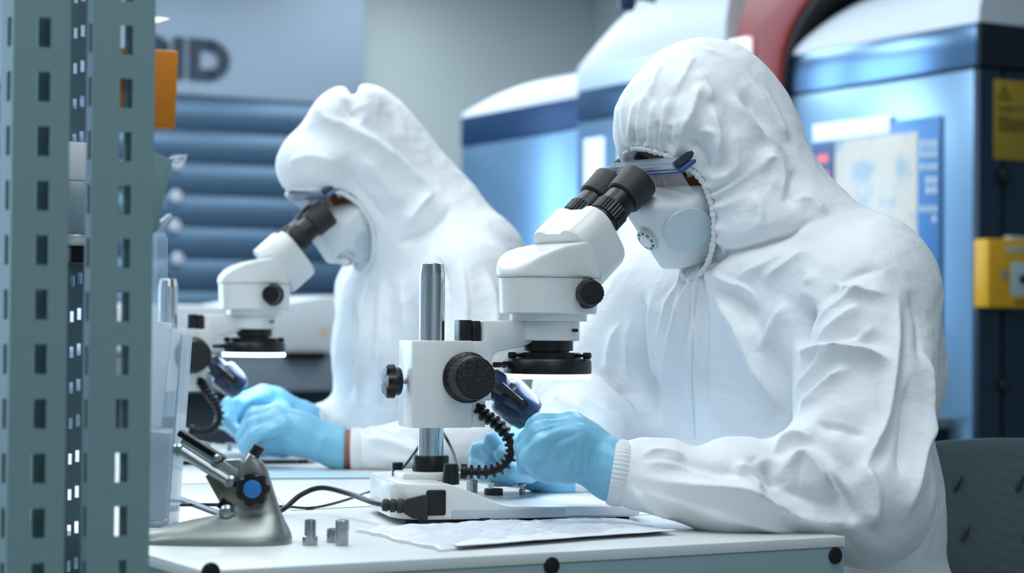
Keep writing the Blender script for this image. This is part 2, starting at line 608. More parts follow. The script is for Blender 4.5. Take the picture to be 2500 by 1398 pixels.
def make_scope(label):
    root = thing('stereo_microscope', label, 'microscope', group='stereo microscopes on the bench')
    # --- base: lofted along x
    st = []
    for i in range(41):
        x = -0.063 + i * 0.313 / 40
        def top(x):
            if x < -0.012: return 0.050
            if x < 0.085:
                t = (x + 0.012) / 0.097
                t = t * t * (3 - 2 * t)
                return 0.050 + (0.0225 - 0.050) * t
            return 0.0225 - (x - 0.085) * 0.012
        rr = 0.045
        dx = max(0, (-0.063 + rr) - x, x - (0.25 - 0.03))
        r_ = rr if x < 0.1 else 0.03
        w = -(r_ - math.sqrt(max(r_ * r_ - dx * dx, 0)))
        st.append((x, -0.108 - w, 0.118 + w, top(x)))
    vs = []; fs = []
    b = 0.004; z0 = 0.007
    for (x, a, c, z) in st:
        vs += [(x, a + 0.004, z0), (x, a, z0 + 0.003), (x, a, z - b), (x, a + b * 0.3, z - b * 0.3), (x, a + b, z), (x, c - b, z), (x, c - b * 0.3, z - b * 0.3), (x, c, z - b), (x, c, z0 + 0.003), (x, c - 0.004, z0)]
    k = 10
    for i in range(len(st) - 1):
        for j in range(k):
            fs.append((i * k + j, i * k + (j + 1) % k, (i + 1) * k + (j + 1) % k, (i + 1) * k + j))
    fs.append(tuple(range(k))[::-1]); fs.append(tuple(range((len(st) - 1) * k, len(st) * k)))
    mb = MB(); mb.add(vs, fs, True)
    mb.box((-0.042, -0.035, 0.048), (0.036, 0.045, 0.058), 0.003)
    base = mb.build('base', M_enamel, root)
    base.data.polygons.foreach_set('use_smooth', [True] * len(base.data.polygons))
    for (x, y) in ((-0.04, -0.075), (0.225, -0.085), (-0.04, 0.09), (0.225, 0.095), (0.045, -0.1)):
        MB().lathe([(0.009, 0.0), (0.008, 0.009)], (x, y, 0), n=20).build('foot', M_rubber, root)
    MB().lathe([(0.047, 0.0195), (0.047, 0.0213), (0.046, 0.0218)], (0.156, 0.02, 0), n=64).build('stage_plate', M_frost, root)
    MB().box((0.003, -0.1090, 0.0085), (0.145, -0.1075, 0.0185), 0.0004).build('rating_label', M_greylabel, root)
    # stage clip boss and knobs on the base
    MB().lathe([(0.0105, 0.046), (0.0105, 0.05), (0.0085, 0.070), (0.0075, 0.071)], (0.012, -0.062, 0), n=24).build('switch_knob', M_black, root)
    MB().lathe([(0.007, 0.05), (0.007, 0.066), (0.006, 0.067)], (-0.036, 0.03, 0), n=20).build('dimmer_knob', M_black, root)
    MB().box((-0.028, -0.111, 0.012), (-0.004, -0.095, 0.043), 0.003).build('power_inlet', M_socket, root)
    # --- pillar
    MB().lathe([(0.0225, 0.054), (0.0228, 0.056), (0.0228, 0.076), (0.0218, 0.0775)], n=48).build('pillar_collar', M_black, root)
    MB().lathe([(0.016, 0.07), (0.016, 0.303), (0.0155, 0.306), (0.0138, 0.3165), (0.012, 0.3175)], n=64).build('pillar', M_chrome, root)
    # --- focus block and arm, turned about the pillar
    A = Matrix.Rotation(math.radians(4), 4, 'Z')
    mb = MB()
    mb.box((-0.034, -0.034, 0.113), (0.044, 0.032, 0.221), 0.0022, 2, A)
    mb.box((0.0446, -0.030, 0.1135), (0.062, 0.028, 0.2205), 0.0012, 2, A)
    mb.build('focus_block', M_enamel, root)
    MB().box((0.033, -0.012, 0.215), (0.049, 0.012, 0.247), 0.001, 2, A).box((0.050, -0.010, 0.215), (0.061, 0.010, 0.246), 0.001, 2, A).build('focus_rack', M_black, root)
    mb = MB()
    cx = 0.154
    arm = [(0.0625, 0.146), (0.074, 0.146), (0.074, 0.192), (0.0765, 0.203), (0.083, 0.2075), (0.118, 0.215), (0.135, 0.2225), (cx, 0.2225), (cx, 0.2465), (0.0625, 0.2465)]
    mb.prism(arm, -0.017, 0.017, axis=1, bev=0.0018, M=A)
    c = A @ Vector((cx, 0, 0))
    mb.lathe([(0.039, 0.2215), (0.0405, 0.2225), (0.0405, 0.2455), (0.0392, 0.2468)], (c.x, c.y, 0), n=64)
    mb.build('arm', M_enamel, root)
    p = A @ Vector((cx + 0.022, -0.0345, 0.235)); q = A @ Vector((cx + 0.024, -0.042, 0.235))
    MB().lathe([(0.0022, 0), (0.0022, (q - p).length)], p, q - p, n=12).build('arm_screw', M_dot, root)
    p = A @ Vector((0.036, -0.033, 0.1755)); d = A @ Vector((0, -1, 0))
    mb = MB().lathe([(0.0300, 0), (0.0318, 0.002), (0.0318, 0.005), (0.0285, 0.008), (0.0272, 0.034), (0.0255, 0.038)], p, d, n=96, rib=24, ribd=0.0009, ribrange=(3, 4))
    fk = mb.build('focus_knob', M_black, root)
    p2 = p + d * 0.0375
    MB().lathe([(0.0248, 0), (0.0235, 0.0025), (0.012, 0.0035), (0.001, 0.0036)], p2, d, n=48).build('knob_face', M_knurl, fk)
    p = A @ Vector((0.036, 0.031, 0.1755))
    MB().lathe([(0.0300, 0), (0.0318, 0.002), (0.0272, 0.034), (0.0245, 0.038)], p, -d, n=64, rib=24, ribd=0.0009, ribrange=(2, 2)).build('focus_knob', M_black, root)
    p = A @ Vector((-0.034, -0.004, 0.170)); d2 = A @ Vector((-1, 0.0, 0))
    sk = MB().lathe([(0.0165, 0.008), (0.0175, 0.0095), (0.0175, 0.0155), (0.0215, 0.0165), (0.0215, 0.0245), (0.019, 0.0272), (0.004, 0.029)], p, d2, n=100, rib=5, ribd=0.0055, ribrange=(3, 5)).build('clamp_knob', M_black, root)
    MB().lathe([(0.0035, -0.002), (0.0035, 0.0085)], p, d2, n=16).build('clamp_screw', M_steel, sk)
    # --- ring light and objective under the arm
    MB().lathe([(0.0275, 0.200), (0.0275, 0.2085), (0.0325, 0.209), (0.0325, 0.2235)], (c.x, c.y, 0), n=64).build('objective', M_black, root)
    rl = MB().lathe([(0.053, 0.1785), (0.0558, 0.180), (0.0562, 0.184), (0.0558, 0.1955), (0.0535, 0.1985), (0.0425, 0.1995), (0.0425, 0.2055), (0.0405, 0.2065), (0.028, 0.2065)], (c.x, c.y, 0), n=96).build('ring_light', M_black, root)
    MB().lathe([(0.030, 0.1735), (0.0545, 0.1735), (0.0552, 0.175), (0.0552, 0.1795), (0.030, 0.1795)], (c.x, c.y, 0), n=96).build('led_ring', M_led, rl)
    for ang in (200, 320, 80):
        a_ = math.radians(ang)
        dd = Vector((math.cos(a_), math.sin(a_), 0))
        MB().lathe([(0.002, 0.040), (0.002, 0.050), (0.0042, 0.0505), (0.0042, 0.059), (0.003, 0.0598)], (c.x, c.y, 0.203), dd, n=16).build('thumb_screw', M_dot, rl)
    p = c + Vector((0, 0, 0.191)); dd = (A @ Vector((-1, -0.18, 0))).normalized()
    MB().lathe([(0.0045, 0.054), (0.0045, 0.064), (0.0034, 0.065), (0.0034, 0.078)], p, dd, n=16).build('light_cable_plug', M_black, rl)
    # --- zoom body and binocular head, turned a little further in the ring
    return root, c


def scope_head(root, c, turn):
    H = Matrix.Translation((c.x, c.y, 0)) @ Matrix.Rotation(math.radians(turn), 4, 'Z')
    def stadium(L, W, n=28, e=2.6):
        out = []
        for i in range(n * 2):
            a = 2 * PI * i / (n * 2)
            ca, sa = math.cos(a), math.sin(a)
            out.append((L * math.copysign(abs(ca) ** (2 / e), ca), W * math.copysign(abs(sa) ** (2 / e), sa)))
        return out
    mb = MB()
    mb.prism(stadium(0.047, 0.045), 0.2462, 0.2560, axis=2, M=H)
    body = MB()
    def loft(mb, rings, M):
        vs = []; fs = []
        n = len(rings[0][0])
        for (poly, z) in rings:
            vs += [(x, y, z) for x, y in poly]
        for k in range(len(rings) - 1):
            for i in range(n):
                fs.append((k * n + i, k * n + (i + 1) % n, (k + 1) * n + (i + 1) % n, (k + 1) * n + i))
        mb.add(vs, fs, True, M)
        mb.add(vs[:n][::-1], [tuple(range(n))], False, M); mb.add(vs[-n:], [tuple(range(n))], False, M)
    loft(body, [(stadium(0.058, 0.0505), 0.2555), (stadium(0.0605, 0.053), 0.2570), (stadium(0.0625, 0.0545), 0.3010)], H)
    body.prism(stadium(0.047, 0.045), 0.2462, 0.2560, axis=2, M=H)
    body.build('zoom_body', M_enamel, root)
    # upper housing: upright walls on the body's outline, a curved ramp on top, a slanted face under the tubes
    hz = 0.0022
    lo = np.array([-0.076, -0.066, 0.296]); n3 = (np.array([0.152, 0.132, 0.062]) / hz).astype(int)
    X, Y, Z = np.meshgrid(*[lo[i] + np.arange(n3[i]) * hz for i in range(3)], indexing='ij')
    rp = np.array([(-0.080, 0.296), (-0.066, 0.3070), (-0.0620, 0.3120), (-0.0560, 0.3190), (-0.0460, 0.3275), (-0.032, 0.3350), (-0.012, 0.3415), (0.014, 0.3465), (0.036, 0.3490), (0.08, 0.3500)])
    ramp = np.interp(X, rp[:, 0], rp[:, 1])
    gx = np.gradient(ramp, hz, axis=0)
    d_r = (Z - ramp) / np.sqrt(1 + gx * gx)
    e_ = 2.6
    q_ = (np.abs(X / 0.0645) ** e_ + np.abs(Y / 0.0565) ** e_) ** (1 / e_)
    d_w = (q_ - 1) * 0.058
    d_b = 0.3012 - Z
    d_t = (X - 0.036) * 0.77 + (Z - 0.3495) * 0.635
    def smax(a, b, k):
        h = np.clip(0.5 + 0.5 * (a - b) / k, 0, 1)
        return b + (a - b) * h + k * h * (1 - h)
    F_ = smax(smax(smax(d_r, d_w, 0.003), d_t, 0.0025), d_b, 0.0015)
    sd = SDF((0, 0, 0), (0.01, 0.01, 0.01), hz); sd.lo = lo; sd.f = F_.astype(np.float32)
    V, Q = sd.mesh(); V = relax(V, Q, 2, 0.5)
    H3 = np.array(H.to_3x3()); V = V @ H3.T + np.array(H.translation)
    me_p = root.location.copy(); root.location = (0, 0, 0)
    quad_object('head_housing', V, Q, M_enamel, root)
    root.location = me_p
    # zoom knobs
    for s in (-1, 1):
        p = H @ Vector((0.023, s * 0.050, 0.282)); d = (H.to_3x3() @ Vector((-0.40, s, 0))).normalized()
        MB().lathe([(0.019, 0.0), (0.0195, 0.002), (0.0195, 0.006), (0.0165, 0.008), (0.0160, 0.030), (0.0148, 0.032), (0.002, 0.0325)], p, d, n=60, rib=20, ribd=0.0008, ribrange=(3, 4)).build('zoom_knob', M_black, root)
    # binocular tubes
    el = math.radians(42)
    E = Vector((math.cos(el), 0, math.sin(el))); Nn = Vector((-math.sin(el), 0, math.cos(el)))
    def rot(o):
        M = Matrix(((E.x, 0, Nn.x, o[0]), (0, 1, 0, o[1]), (E.z, 0, Nn.z, o[2]), (0, 0, 0, 1)))
        return H @ M
    Mt = rot((0.0525, 0, 0.343))
    b2 = bmesh.new()
    # rounded D-shaped housing with two tube bumps, cross-section in the (y, n) plane
    sec = []
    def arc(cy, cz, r, a0, a1, n):
        return [(cy + r * math.cos(math.radians(a0 + (a1 - a0) * i / n)), cz + r * math.sin(math.radians(a0 + (a1 - a0) * i / n))) for i in range(n + 1)]
    sec += arc(0.030, 0.022, 0.0245, -20, 125, 12)
    sec += arc(-0.030, 0.022, 0.0245, 55, 200, 12)
    sec += arc(0, -0.005, 0.048, 200, 340, 18)
    vs = []; fs = []; n = len(sec)
    stn = [(-0.026, 0.86), (-0.024, 0.985), (-0.021, 1.0), (0.022, 1.0), (0.026, 0.975), (0.0275, 0.93)]
    for (t, sc_) in stn:
        for (y, z) in sec: vs.append((t, y * sc_, z * sc_))
    for k in range(len(stn) - 1):
        for i in range(n):
            fs.append((k * n + i, k * n + (i + 1) % n, (k + 1) * n + (i + 1) % n, (k + 1) * n + i))
    fs.append(tuple(range(n))[::-1]); fs.append(tuple(range((len(stn) - 1) * n, len(stn) * n)))
    bh = MB().add(vs, fs, True, Mt).build('binocular_housing', M_enamel, root)
    ends = []
    for s in (-1, 1):
        o = Mt @ Vector((0.0265, s * 0.030, 0.018)); d = (Mt.to_3x3() @ Vector((1, 0, 0))).normalized()
        ep = MB().lathe([(0.0205, 0), (0.0205, 0.006), (0.0232, 0.007), (0.0232, 0.026), (0.0212, 0.027), (0.0202, 0.050), (0.0202, 0.056)], o, d, n=96, rib=30, ribd=0.0012, ribrange=(2, 3)).build('eyepiece', M_black, root)
        MB().lathe([(0.0225, 0.047), (0.0248, 0.049), (0.0262, 0.082), (0.0255, 0.0845), (0.0235, 0.0845), (0.020, 0.078), (0.001, 0.077)], o, d, n=64).build('eyecup', M_rubber, ep)
        ends.append(o + d * 0.0845)
    return ends


def scope_lamp(root, segs):
    """oblique lamp on a short bracket and a segmented gooseneck hanging from the focus block"""
    A = Matrix.Rotation(math.radians(4), 4, 'Z')
    o = A @ Vector((0.080, -0.004, 0.168)); d = (A @ Vector((0.70, -0.1, -0.62))).normalized()
    lamp = MB().lathe([(0.012, -0.012), (0.0165, -0.008), (0.0185, 0.004), (0.0180, 0.015), (0.0245, 0.020), (0.0265, 0.024), (0.0255, 0.050), (0.0215, 0.064), (0.012, 0.069), (0.001, 0.070)], o, d, n=48).build('oblique_lamp', M_bluelamp, root)
    sd = d.cross(Vector((0, 1, 0))).normalized()
    y = Vector((A @ Vector((0, -1, 0))))
    b0 = o + y * 0.0225 + d * 0.002 ; b1 = o + y * 0.0262 + d * 0.040
    up = Vector((0, 0, 1))
    mb = MB()
    mb.tube([b0, b1], 0.005, n=8); mb.lathe([(0.0062, -0.003), (0.0062, 0.0035)], b1, y, n=16)
    mb.build('lamp_bracket', M_black, lamp)
    # gooseneck: ribbed segments along a curve
    pts = spline(segs, 12)
    pts = resample(np.array(pts), 0.0085)
    mb = MB()
    mb.tube([tuple(p) for p in pts], 0.0048, n=10)
    for i in range(1, len(pts) - 1):
        t = Vector(pts[i + 1] - pts[i - 1]).normalized()
        mb.lathe([(0.0066, -0.0022), (0.0088, -0.0016), (0.0088, 0.0012), (0.0066, 0.0020)], Vector(pts[i]), t, n=10)
    t = Vector(pts[-1] - pts[-2]).normalized()
    mb.lathe([(0.006, -0.004), (0.0095, -0.003), (0.0095, 0.004), (0.005, 0.004)], Vector(pts[-1]), t, n=16)
    mb.build('gooseneck', M_black, root)
# ------------------------------------------------------------------ bench
M_lam = mat('white_laminate', (222, 226, 226), 0.34, var=0.04, vscale=3, stretch=(1, 0.15, 1))
M_lamedge = mat('grey_board', (142, 164, 168), 0.55, var=0.06, vscale=5)
M_cap = mat('black_cap', (10, 11, 12), 0.5)
M_paper = mat('paper', (224, 228, 232), 0.7, var=0.03, vscale=20)
M_leg = mat('grey_leg', (120, 126, 128), 0.45, 0.5)

TZ = 0.75
bench = thing('workbench', 'long white laminate workbench with grey end board and black screw caps, under both microscopes', 'workbench', (1.11, 3.0, 0))
bx0, bx1, by0, by1 = 0.717, 1.503, 1.878, 4.35
world_part(MB().box((bx0, by0, TZ - 0.012), (bx1, by1, TZ), 0.0012), 'worktop', M_lam, bench)
eb = world_part(MB().box((bx0 + 0.001, by0 + 0.001, TZ - 0.16), (bx1 - 0.001, by0 + 0.020, TZ - 0.0125), 0.001), 'end_board', M_lamedge, bench)
for px in (515, 1347, 2040):
    c = onplane(px, {515: 1396, 1347: 1381, 2040: 1356}[px], 1, by0)
    o = MB().lathe([(0.0095, -0.001), (0.0095, 0.0016), (0.0085, 0.0022)], (c[0], by0 + 0.001, c[2]), (0, -1, 0), n=32)
    o = o.build('screw_cap', M_cap); o.data.transform(Matrix.Translation(-bench.location)); o.parent = eb
world_part(MB().box((bx0 + 0.03, by0 + 0.021, TZ - 0.09), (bx0 + 0.05, by1 - 0.021, TZ - 0.0125)).box((bx1 - 0.05, by0 + 0.021, TZ - 0.09), (bx1 - 0.03, by1 - 0.021, TZ - 0.0125)), 'apron', M_lamedge, bench)
for (x, y) in ((bx0 + 0.03, by0 + 0.05), (bx1 - 0.08, by0 + 0.05), (bx0 + 0.03, by1 - 0.1), (bx1 - 0.08, by1 - 0.1), (bx0 + 0.03, 3.1), (bx1 - 0.08, 3.1)):
    world_part(MB().box((x, y, 0), (x + 0.05, y + 0.05, TZ - 0.0125), 0.002), 'leg', M_leg, bench)

# ------------------------------------------------------------------ the two microscopes
front, c = make_scope('white stereo microscope nearest the bench end, with black eyepieces and glowing ring light')
ends = scope_head(front, c, 20)
col = P(1050, 1262, 2.56)
front.location = (col[0], col[1], TZ)
FYAW = math.radians(-15)
front.rotation_euler = (0, 0, FYAW)
def to_local(root, p, yaw):
    v = Vector(p) - Vector(root.location)
    return Matrix.Rotation(-yaw, 3, 'Z') @ v
seg_px = [(1163, 985, 2.555), (1180, 1010, 2.55), (1215, 1035, 2.54), (1240, 1065, 2.53), (1250, 1098, 2.53), (1236, 1130, 2.53), (1200, 1150, 2.53), (1165, 1151, 2.53), (1133, 1150, 2.53)]
scope_lamp(front, [np.array(to_local(front, P(*q), FYAW)) for q in seg_px])

rear, c2 = make_scope('blurred white stereo microscope further down the bench, before the second worker')
ends2 = scope_head(rear, c2, 2)
RYAW = math.radians(-12)
col2 = P(406, 1127, 3.57)
rear.location = (col2[0], col2[1], TZ)
rear.rotation_euler = (0, 0, RYAW)
for ch in list(rear.children):
    if ch.name.split('.')[0] in ('zoom_body', 'head_housing', 'zoom_knob', 'binocular_housing', 'eyepiece', 'arm', 'arm_screw', 'focus_block', 'focus_rack', 'focus_knob', 'clamp_knob', 'objective', 'ring_light'):
        ch.location.z += 0.010
seg_px = [(487, 925, 3.55), (505, 955, 3.53), (527, 985, 3.52), (537, 1015, 3.52), (525, 1045, 3.52), (495, 1055, 3.52), (468, 1050, 3.52)]
scope_lamp(rear, [np.array(to_local(rear, P(*q), RYAW)) for q in seg_px])

# the LED rings throw their light down on the stages
for rt, cc in ((front, c), (rear, c2)):
    l = bpy.data.lights.new('ring_lamp', 'AREA'); l.shape = 'DISK'; l.size = 0.10; l.energy = 0.10; l.color = (0.74, 0.88, 1.0)
    lo_ = bpy.data.objects.new('ring_lamp', l); COL.objects.link(lo_)
    lo_.parent = rt; lo_.location = (cc.x, cc.y, 0.172 if rt is front else 0.182)
# ------------------------------------------------------------------ things lying on the bench
def T(px, py, z=TZ):
    return onplane(px, py, 2, z)
CAMYAW = math.radians(-29.38)
M_cord = mat('black_cable', (18, 20, 24), 0.35)
M_dark = mat('dark_metal', (26, 28, 30), 0.35, 0.7)
M_blue = mat('blue_cap', (38, 118, 190), 0.4)
M_bag = glass('clear_film', (244, 246, 252), 0.22, 0.30)
M_acryl = glass('clear_acrylic', (220, 234, 246), 0.08, 0.17)
M_cast = mat('polished_casting', (150, 154, 150), 0.42, 0.85, bump=0.08, bscale=22)
M_olive = mat('bronzed_steel', (120, 118, 100), 0.3, 1.0)

# tilting clamp stand
o = T(620, 1328)
st = thing('clamp_stand', 'polished metal tilting clamp stand with black star knob and blue cap', 'clamp stand', (o[0], o[1], TZ), CAMYAW)
S = 2232.0
lv = [(1328, 330, 706, .046), (1318, 330, 707, .046), (1306, 345, 704, .043), (1292, 392, 698, .036), (1277, 450, 690, .027), (1262, 520, 684, .019),
      (1248, 550, 678, .0145), (1220, 564, 668, .0125), (1180, 570, 655, .0120), (1150, 572, 645, .0120), (1132, 580, 634, .0118), (1124, 592, 622, .0110)]
vs = []; fs = []; n = 32
for (py, x0, x1, hd) in lv:
    a = (x0 - 620) / S; b = (x1 - 620) / S; z = max(0.0005, (1328 - py) / S)
    for i in range(n):
        t = 2 * PI * i / n; e = 2 / 3.0
        cx = math.copysign(abs(math.cos(t)) ** e, math.cos(t)); sy = math.copysign(abs(math.sin(t)) ** e, math.sin(t))
        vs.append(((a + b) / 2 + (b - a) / 2 * cx, 0.02 + hd * sy, z))
for k in range(len(lv) - 1):
    for i in range(n):
        fs.append((k * n + i, k * n + (i + 1) % n, (k + 1) * n + (i + 1) % n, (k + 1) * n + i))
fs.append(tuple(range(n))[::-1]); fs.append(tuple(range((len(lv) - 1) * n, len(lv) * n)))
MB().add(vs, fs, True).build('cast_base', M_cast, st)
def L(px, py, y=0.0): return Vector(((px - 620) / S, y, (1328 - py) / S))
MB().prism([((x - 620) / S, (1328 - y) / S) for x, y in ((512, 1150), (522, 1136), (545, 1126), (575, 1124), (602, 1132), (622, 1150), (632, 1176), (610, 1200), (560, 1188))], 0.013, 0.029, axis=1, bev=0.002).build('head_block', M_steel, st)
k = MB().lathe([(0.0175, 0), (0.0190, 0.002), (0.0190, 0.012), (0.0170, 0.0145), (0.010, 0.0150)], L(617, 1193, 0.007), (0, -1, 0), n=96, rib=7, ribd=0.0032, ribrange=(0, 3)).build('star_knob', M_black, st)
MB().lathe([(0.0098, 0), (0.0098, 0.0012), (0.0088, 0.0018)], L(617, 1193, -0.0078), (0, -1, 0), n=40).build('knob_cap', M_blue, k)
d = (L(628, 1092, 0.02) - L(590, 1152, 0.02)).normalized()
MB().lathe([(0.0088, 0), (0.0088, 0.017), (0.0080, 0.0185)], L(592, 1150, 0.018), d, n=32).build('locking_stem', M_steel, st)
MB().lathe([(0.0066, 0), (0.0066, 0.0135), (0.0056, 0.0145)], L(610, 1119, 0.018), d, n=32).build('stem_tip', M_black, st)
def bar(p, q, w, th, y0, y1):
    p = L(*p); q = L(*q); t = (q - p).normalized(); u = Vector((-t.z, 0, t.x)) * w / S / 2
    return [(v.x, v.z) for v in (p - u, q - u, q + u, p + u)]
MB().prism(bar((432, 1082), (585, 1178), 40, 0, 0, 0), 0.012, 0.030, axis=1, bev=0.002).build('upper_arm', M_steel, st)
MB().prism(bar((428, 1060), (540, 1128), 15, 0, 0, 0), 0.010, 0.032, axis=1, bev=0.0015).build('arm_rail', M_dark, st)
MB().tube([L(434, 1100, 0.004), L(562, 1180, 0.004)], 0.0062, n=20).build('lower_rod', M_steel, st)
MB().prism([((x - 620) / S, (1328 - y) / S) for x, y in ((496, 1166), (505, 1160), (565, 1176), (592, 1196), (566, 1248), (542, 1246))], 0.010, 0.022, axis=1, bev=0.001).build('side_plate', M_olive, st)
for (x, y, r) in ((432, 1101, .0072), (527, 1122, .005), (560, 1178, .0072), (552, 1252, .0085)):
    MB().lathe([(r, 0), (r, 0.004), (r * 0.6, 0.007), (0.0005, 0.0074)], L(x, y, 0.005), (0, -1, 0), n=24).build('pivot_screw', M_steel, st)
MB().tube([L(533, 1243, 0.008), L(546, 1226, 0.008)], 0.0045, n=16).build('pivot_pin', M_dark, st)

# turned fittings
def fitting(px, py, prof, label, z=TZ, m=None, base=None, grp='turned steel fittings'):
    p = T(px, py, z)
    r = thing('steel_fitting', label, 'metal fitting', (p[0], p[1], z), 0, grp)
    MB().lathe(prof, n=40).build('fitting_body', m or M_steel, r)
    MB().lathe([(prof[-1][0] * 0.55, prof[-1][1] - 0.0005), (prof[-1][0] * 0.55, prof[-1][1] + 0.0004)], n=24).build('bore', M_dark, r)
    return r
fitting(757, 1330, [(.0080, 0), (.0083, .0008), (.0083, .0095), (.0062, .0105), (.0062, .0265), (.0058, .0275)], 'steel fitting with a wide foot, alone beside the clamp stand')
fitting(835, 1331, [(.0066, 0), (.0070, .0008), (.0070, .016), (.0076, .0165), (.0076, .0270), (.0070, .0278)], 'steel fitting with a wide head, in front of a shorter one')
fitting(811, 1323, [(.0060, 0), (.0063, .0008), (.0063, .0140), (.0058, .0150)], 'short steel fitting half hidden behind a wide-headed one')
ZB = TZ + 0.0216
fitting(1152, 1204, [(.0072, 0), (.0074, .0008), (.0074, .0165), (.0066, .0175)], 'steel fitting standing on microscope base beside the gooseneck tip', ZB)
fitting(1274, 1206, [(.0042, 0), (.0044, .0006), (.0044, .0060), (.0026, .0068), (.0026, .0105), (.0062, .0115), (.0064, .0135), (.0030, .0140)], 'small spool-shaped steel pin standing on the lit microscope base', ZB)
p = T(1205, 1209, ZB)
blk = thing('black_block', 'small black block on the microscope base carrying a steel pin', 'block', (p[0], p[1], ZB), CAMYAW)
MB().lathe([(.0118, 0), (.0121, .0006), (.0121, .0082), (.0115, .0089)], n=40).build('block_body', M_black, blk)
pin = thing('steel_fitting', 'spool-shaped steel pin standing on the small black block', 'metal fitting', (p[0] - 0.003, p[1] + 0.002, ZB + 0.0089), 0, 'turned steel fittings')
MB().lathe([(.0040, 0), (.0040, .0040), (.0046, .0044), (.0046, .0085), (.0024, .0092), (.0024, .0118), (.0060, .0125), (.0061, .0140), (.003, .0145)], n=32).build('fitting_body', M_chrome, pin)
for (px, lab) in ((508, 'blurred steel pin on the far microscope base, nearer the gooseneck'), (560, 'blurred steel pin on the far microscope base, nearer the gloved fingers')):
    f = fitting(px, 1101, [(.0045, 0), (.0045, .006), (.003, .007), (.003, .011), (.0068, .012), (.007, .0142), (.003, .0148)], lab, ZB)

# cables
def cable(name, label, pts, r, n=10):
    c = MB().tube([tuple(p) for p in spline(pts, n)], r, n=12).build(name, M_cord)
    return tag(c, label, 'cable')
pl = P(935, 1232, 2.452)
def onT(px, py, r): 
    q = T(px, py); q[2] = TZ + r; return q
pc = thing('power_cable', 'thick black power cable with moulded plug in the nearest microscope base', 'cable', (pl[0], pl[1], pl[2]))
pts = [onT(300, 1170, .0034), onT(415, 1214, .0034), onT(480, 1238, .0034), P(560, 1266, 2.52), P(625, 1272, 2.52), P(685, 1246, 2.56), P(735, 1207, 2.58), P(785, 1190, 2.58), P(850, 1204, 2.54), P(905, 1224, 2.48), P(938, 1232, 2.452)]
for q in pts: q[2] = max(q[2], TZ + .0036)
world_part(MB().tube([tuple(p) for p in spline(pts, 10)], .0033, n=12), 'flex', M_cord, pc)
a = P(936, 1232, 2.452); b = P(1046, 1238, 2.452); ax = Vector(b - a)
LN = ax.length
mb = MB()
mb.lathe([(.0045, -0.002), (.0075, 0), (.0075, .006), (.0060, .0065), (.0060, .008), (.0082, .0085), (.0082, .0145), (.0064, .015), (.0064, .0165), (.0088, .017), (.0088, .023), (.0078, .0235), (.0078, .026)], a, ax, n=24)
an = ax.normalized(); sd = an.cross(Vector((0, 0, 1))).normalized(); upv = sd.cross(an)
Mp = Matrix(((an.x, sd.x, upv.x, a[0]), (an.y, sd.y, upv.y, a[1]), (an.z, sd.z, upv.z, a[2]), (0, 0, 0, 1)))
mb.prism([(0.025, -0.0080), (0.036, -0.0135), (LN - .006, -0.0150), (LN, -0.0150), (LN, 0.0150), (LN - .006, 0.0150), (0.036, 0.0115), (0.025, 0.0080)], -0.009, 0.009, axis=1, bev=0.002, M=Mp)
world_part(mb, 'plug', M_rubber, pc)
cable('lamp_cord', 'thin black cord lying on the bench, passing behind the microscope pillar',
      [onT(300, 1232, .002), onT(415, 1235, .002), onT(530, 1235, .002), onT(690, 1240, .002), onT(765, 1243, .002), onT(850, 1222, .002), onT(925, 1193, .002), P(975, 1150, 3.0), P(1010, 1108, 2.98), P(1060, 1040, 2.95), P(1100, 1090, 2.9), onT(1120, 1160, .002)], .0021)

# papers
def sheet(name, label, corners, z=0.0006, th=0.0008, m=M_paper, cat='paper', group=None):
    q = [T(*c) for c in corners]
    vs = [(p[0], p[1], TZ + z) for p in q] + [(p[0], p[1], TZ + z + th) for p in q]
    o = MB().add(vs, [(3, 2, 1, 0), (4, 5, 6, 7), (0, 1, 5, 4), (1, 2, 6, 5), (2, 3, 7, 6), (3, 0, 4, 7)]).build(name, m)
    return tag(o, label, cat, group)
M_bluep = mat('pale_blue_print', (176, 208, 226), 0.6, var=0.12, vscale=30)
M_print = mat('printed_paper', (222, 224, 222), 0.65, var=0.10, vscale=120, stretch=(1, 8, 1))
sheet('paper_sheet', 'plain white paper lying behind the clamp stand, under the cables', [(330, 1158), (700, 1152), (640, 1178), (330, 1184)], 0.0004)
sheet('paper_sheet', 'pale blue printed sheet lying below the second worker\'s glove', [(560, 1152), (900, 1156), (905, 1168), (600, 1170)], 0.0014, m=M_bluep)
sheet('paper_sheet', 'white printed sheet with a yellow line, beside the black cable arch', [(672, 1212), (960, 1205), (990, 1232), (712, 1246)], 0.0004, m=M_print)
o = sheet('paper_sheet', 'white sheet lying under the nearest microscope base', [(1090, 1215), (1560, 1196), (1660, 1250), (1150, 1290)], 0.0003)

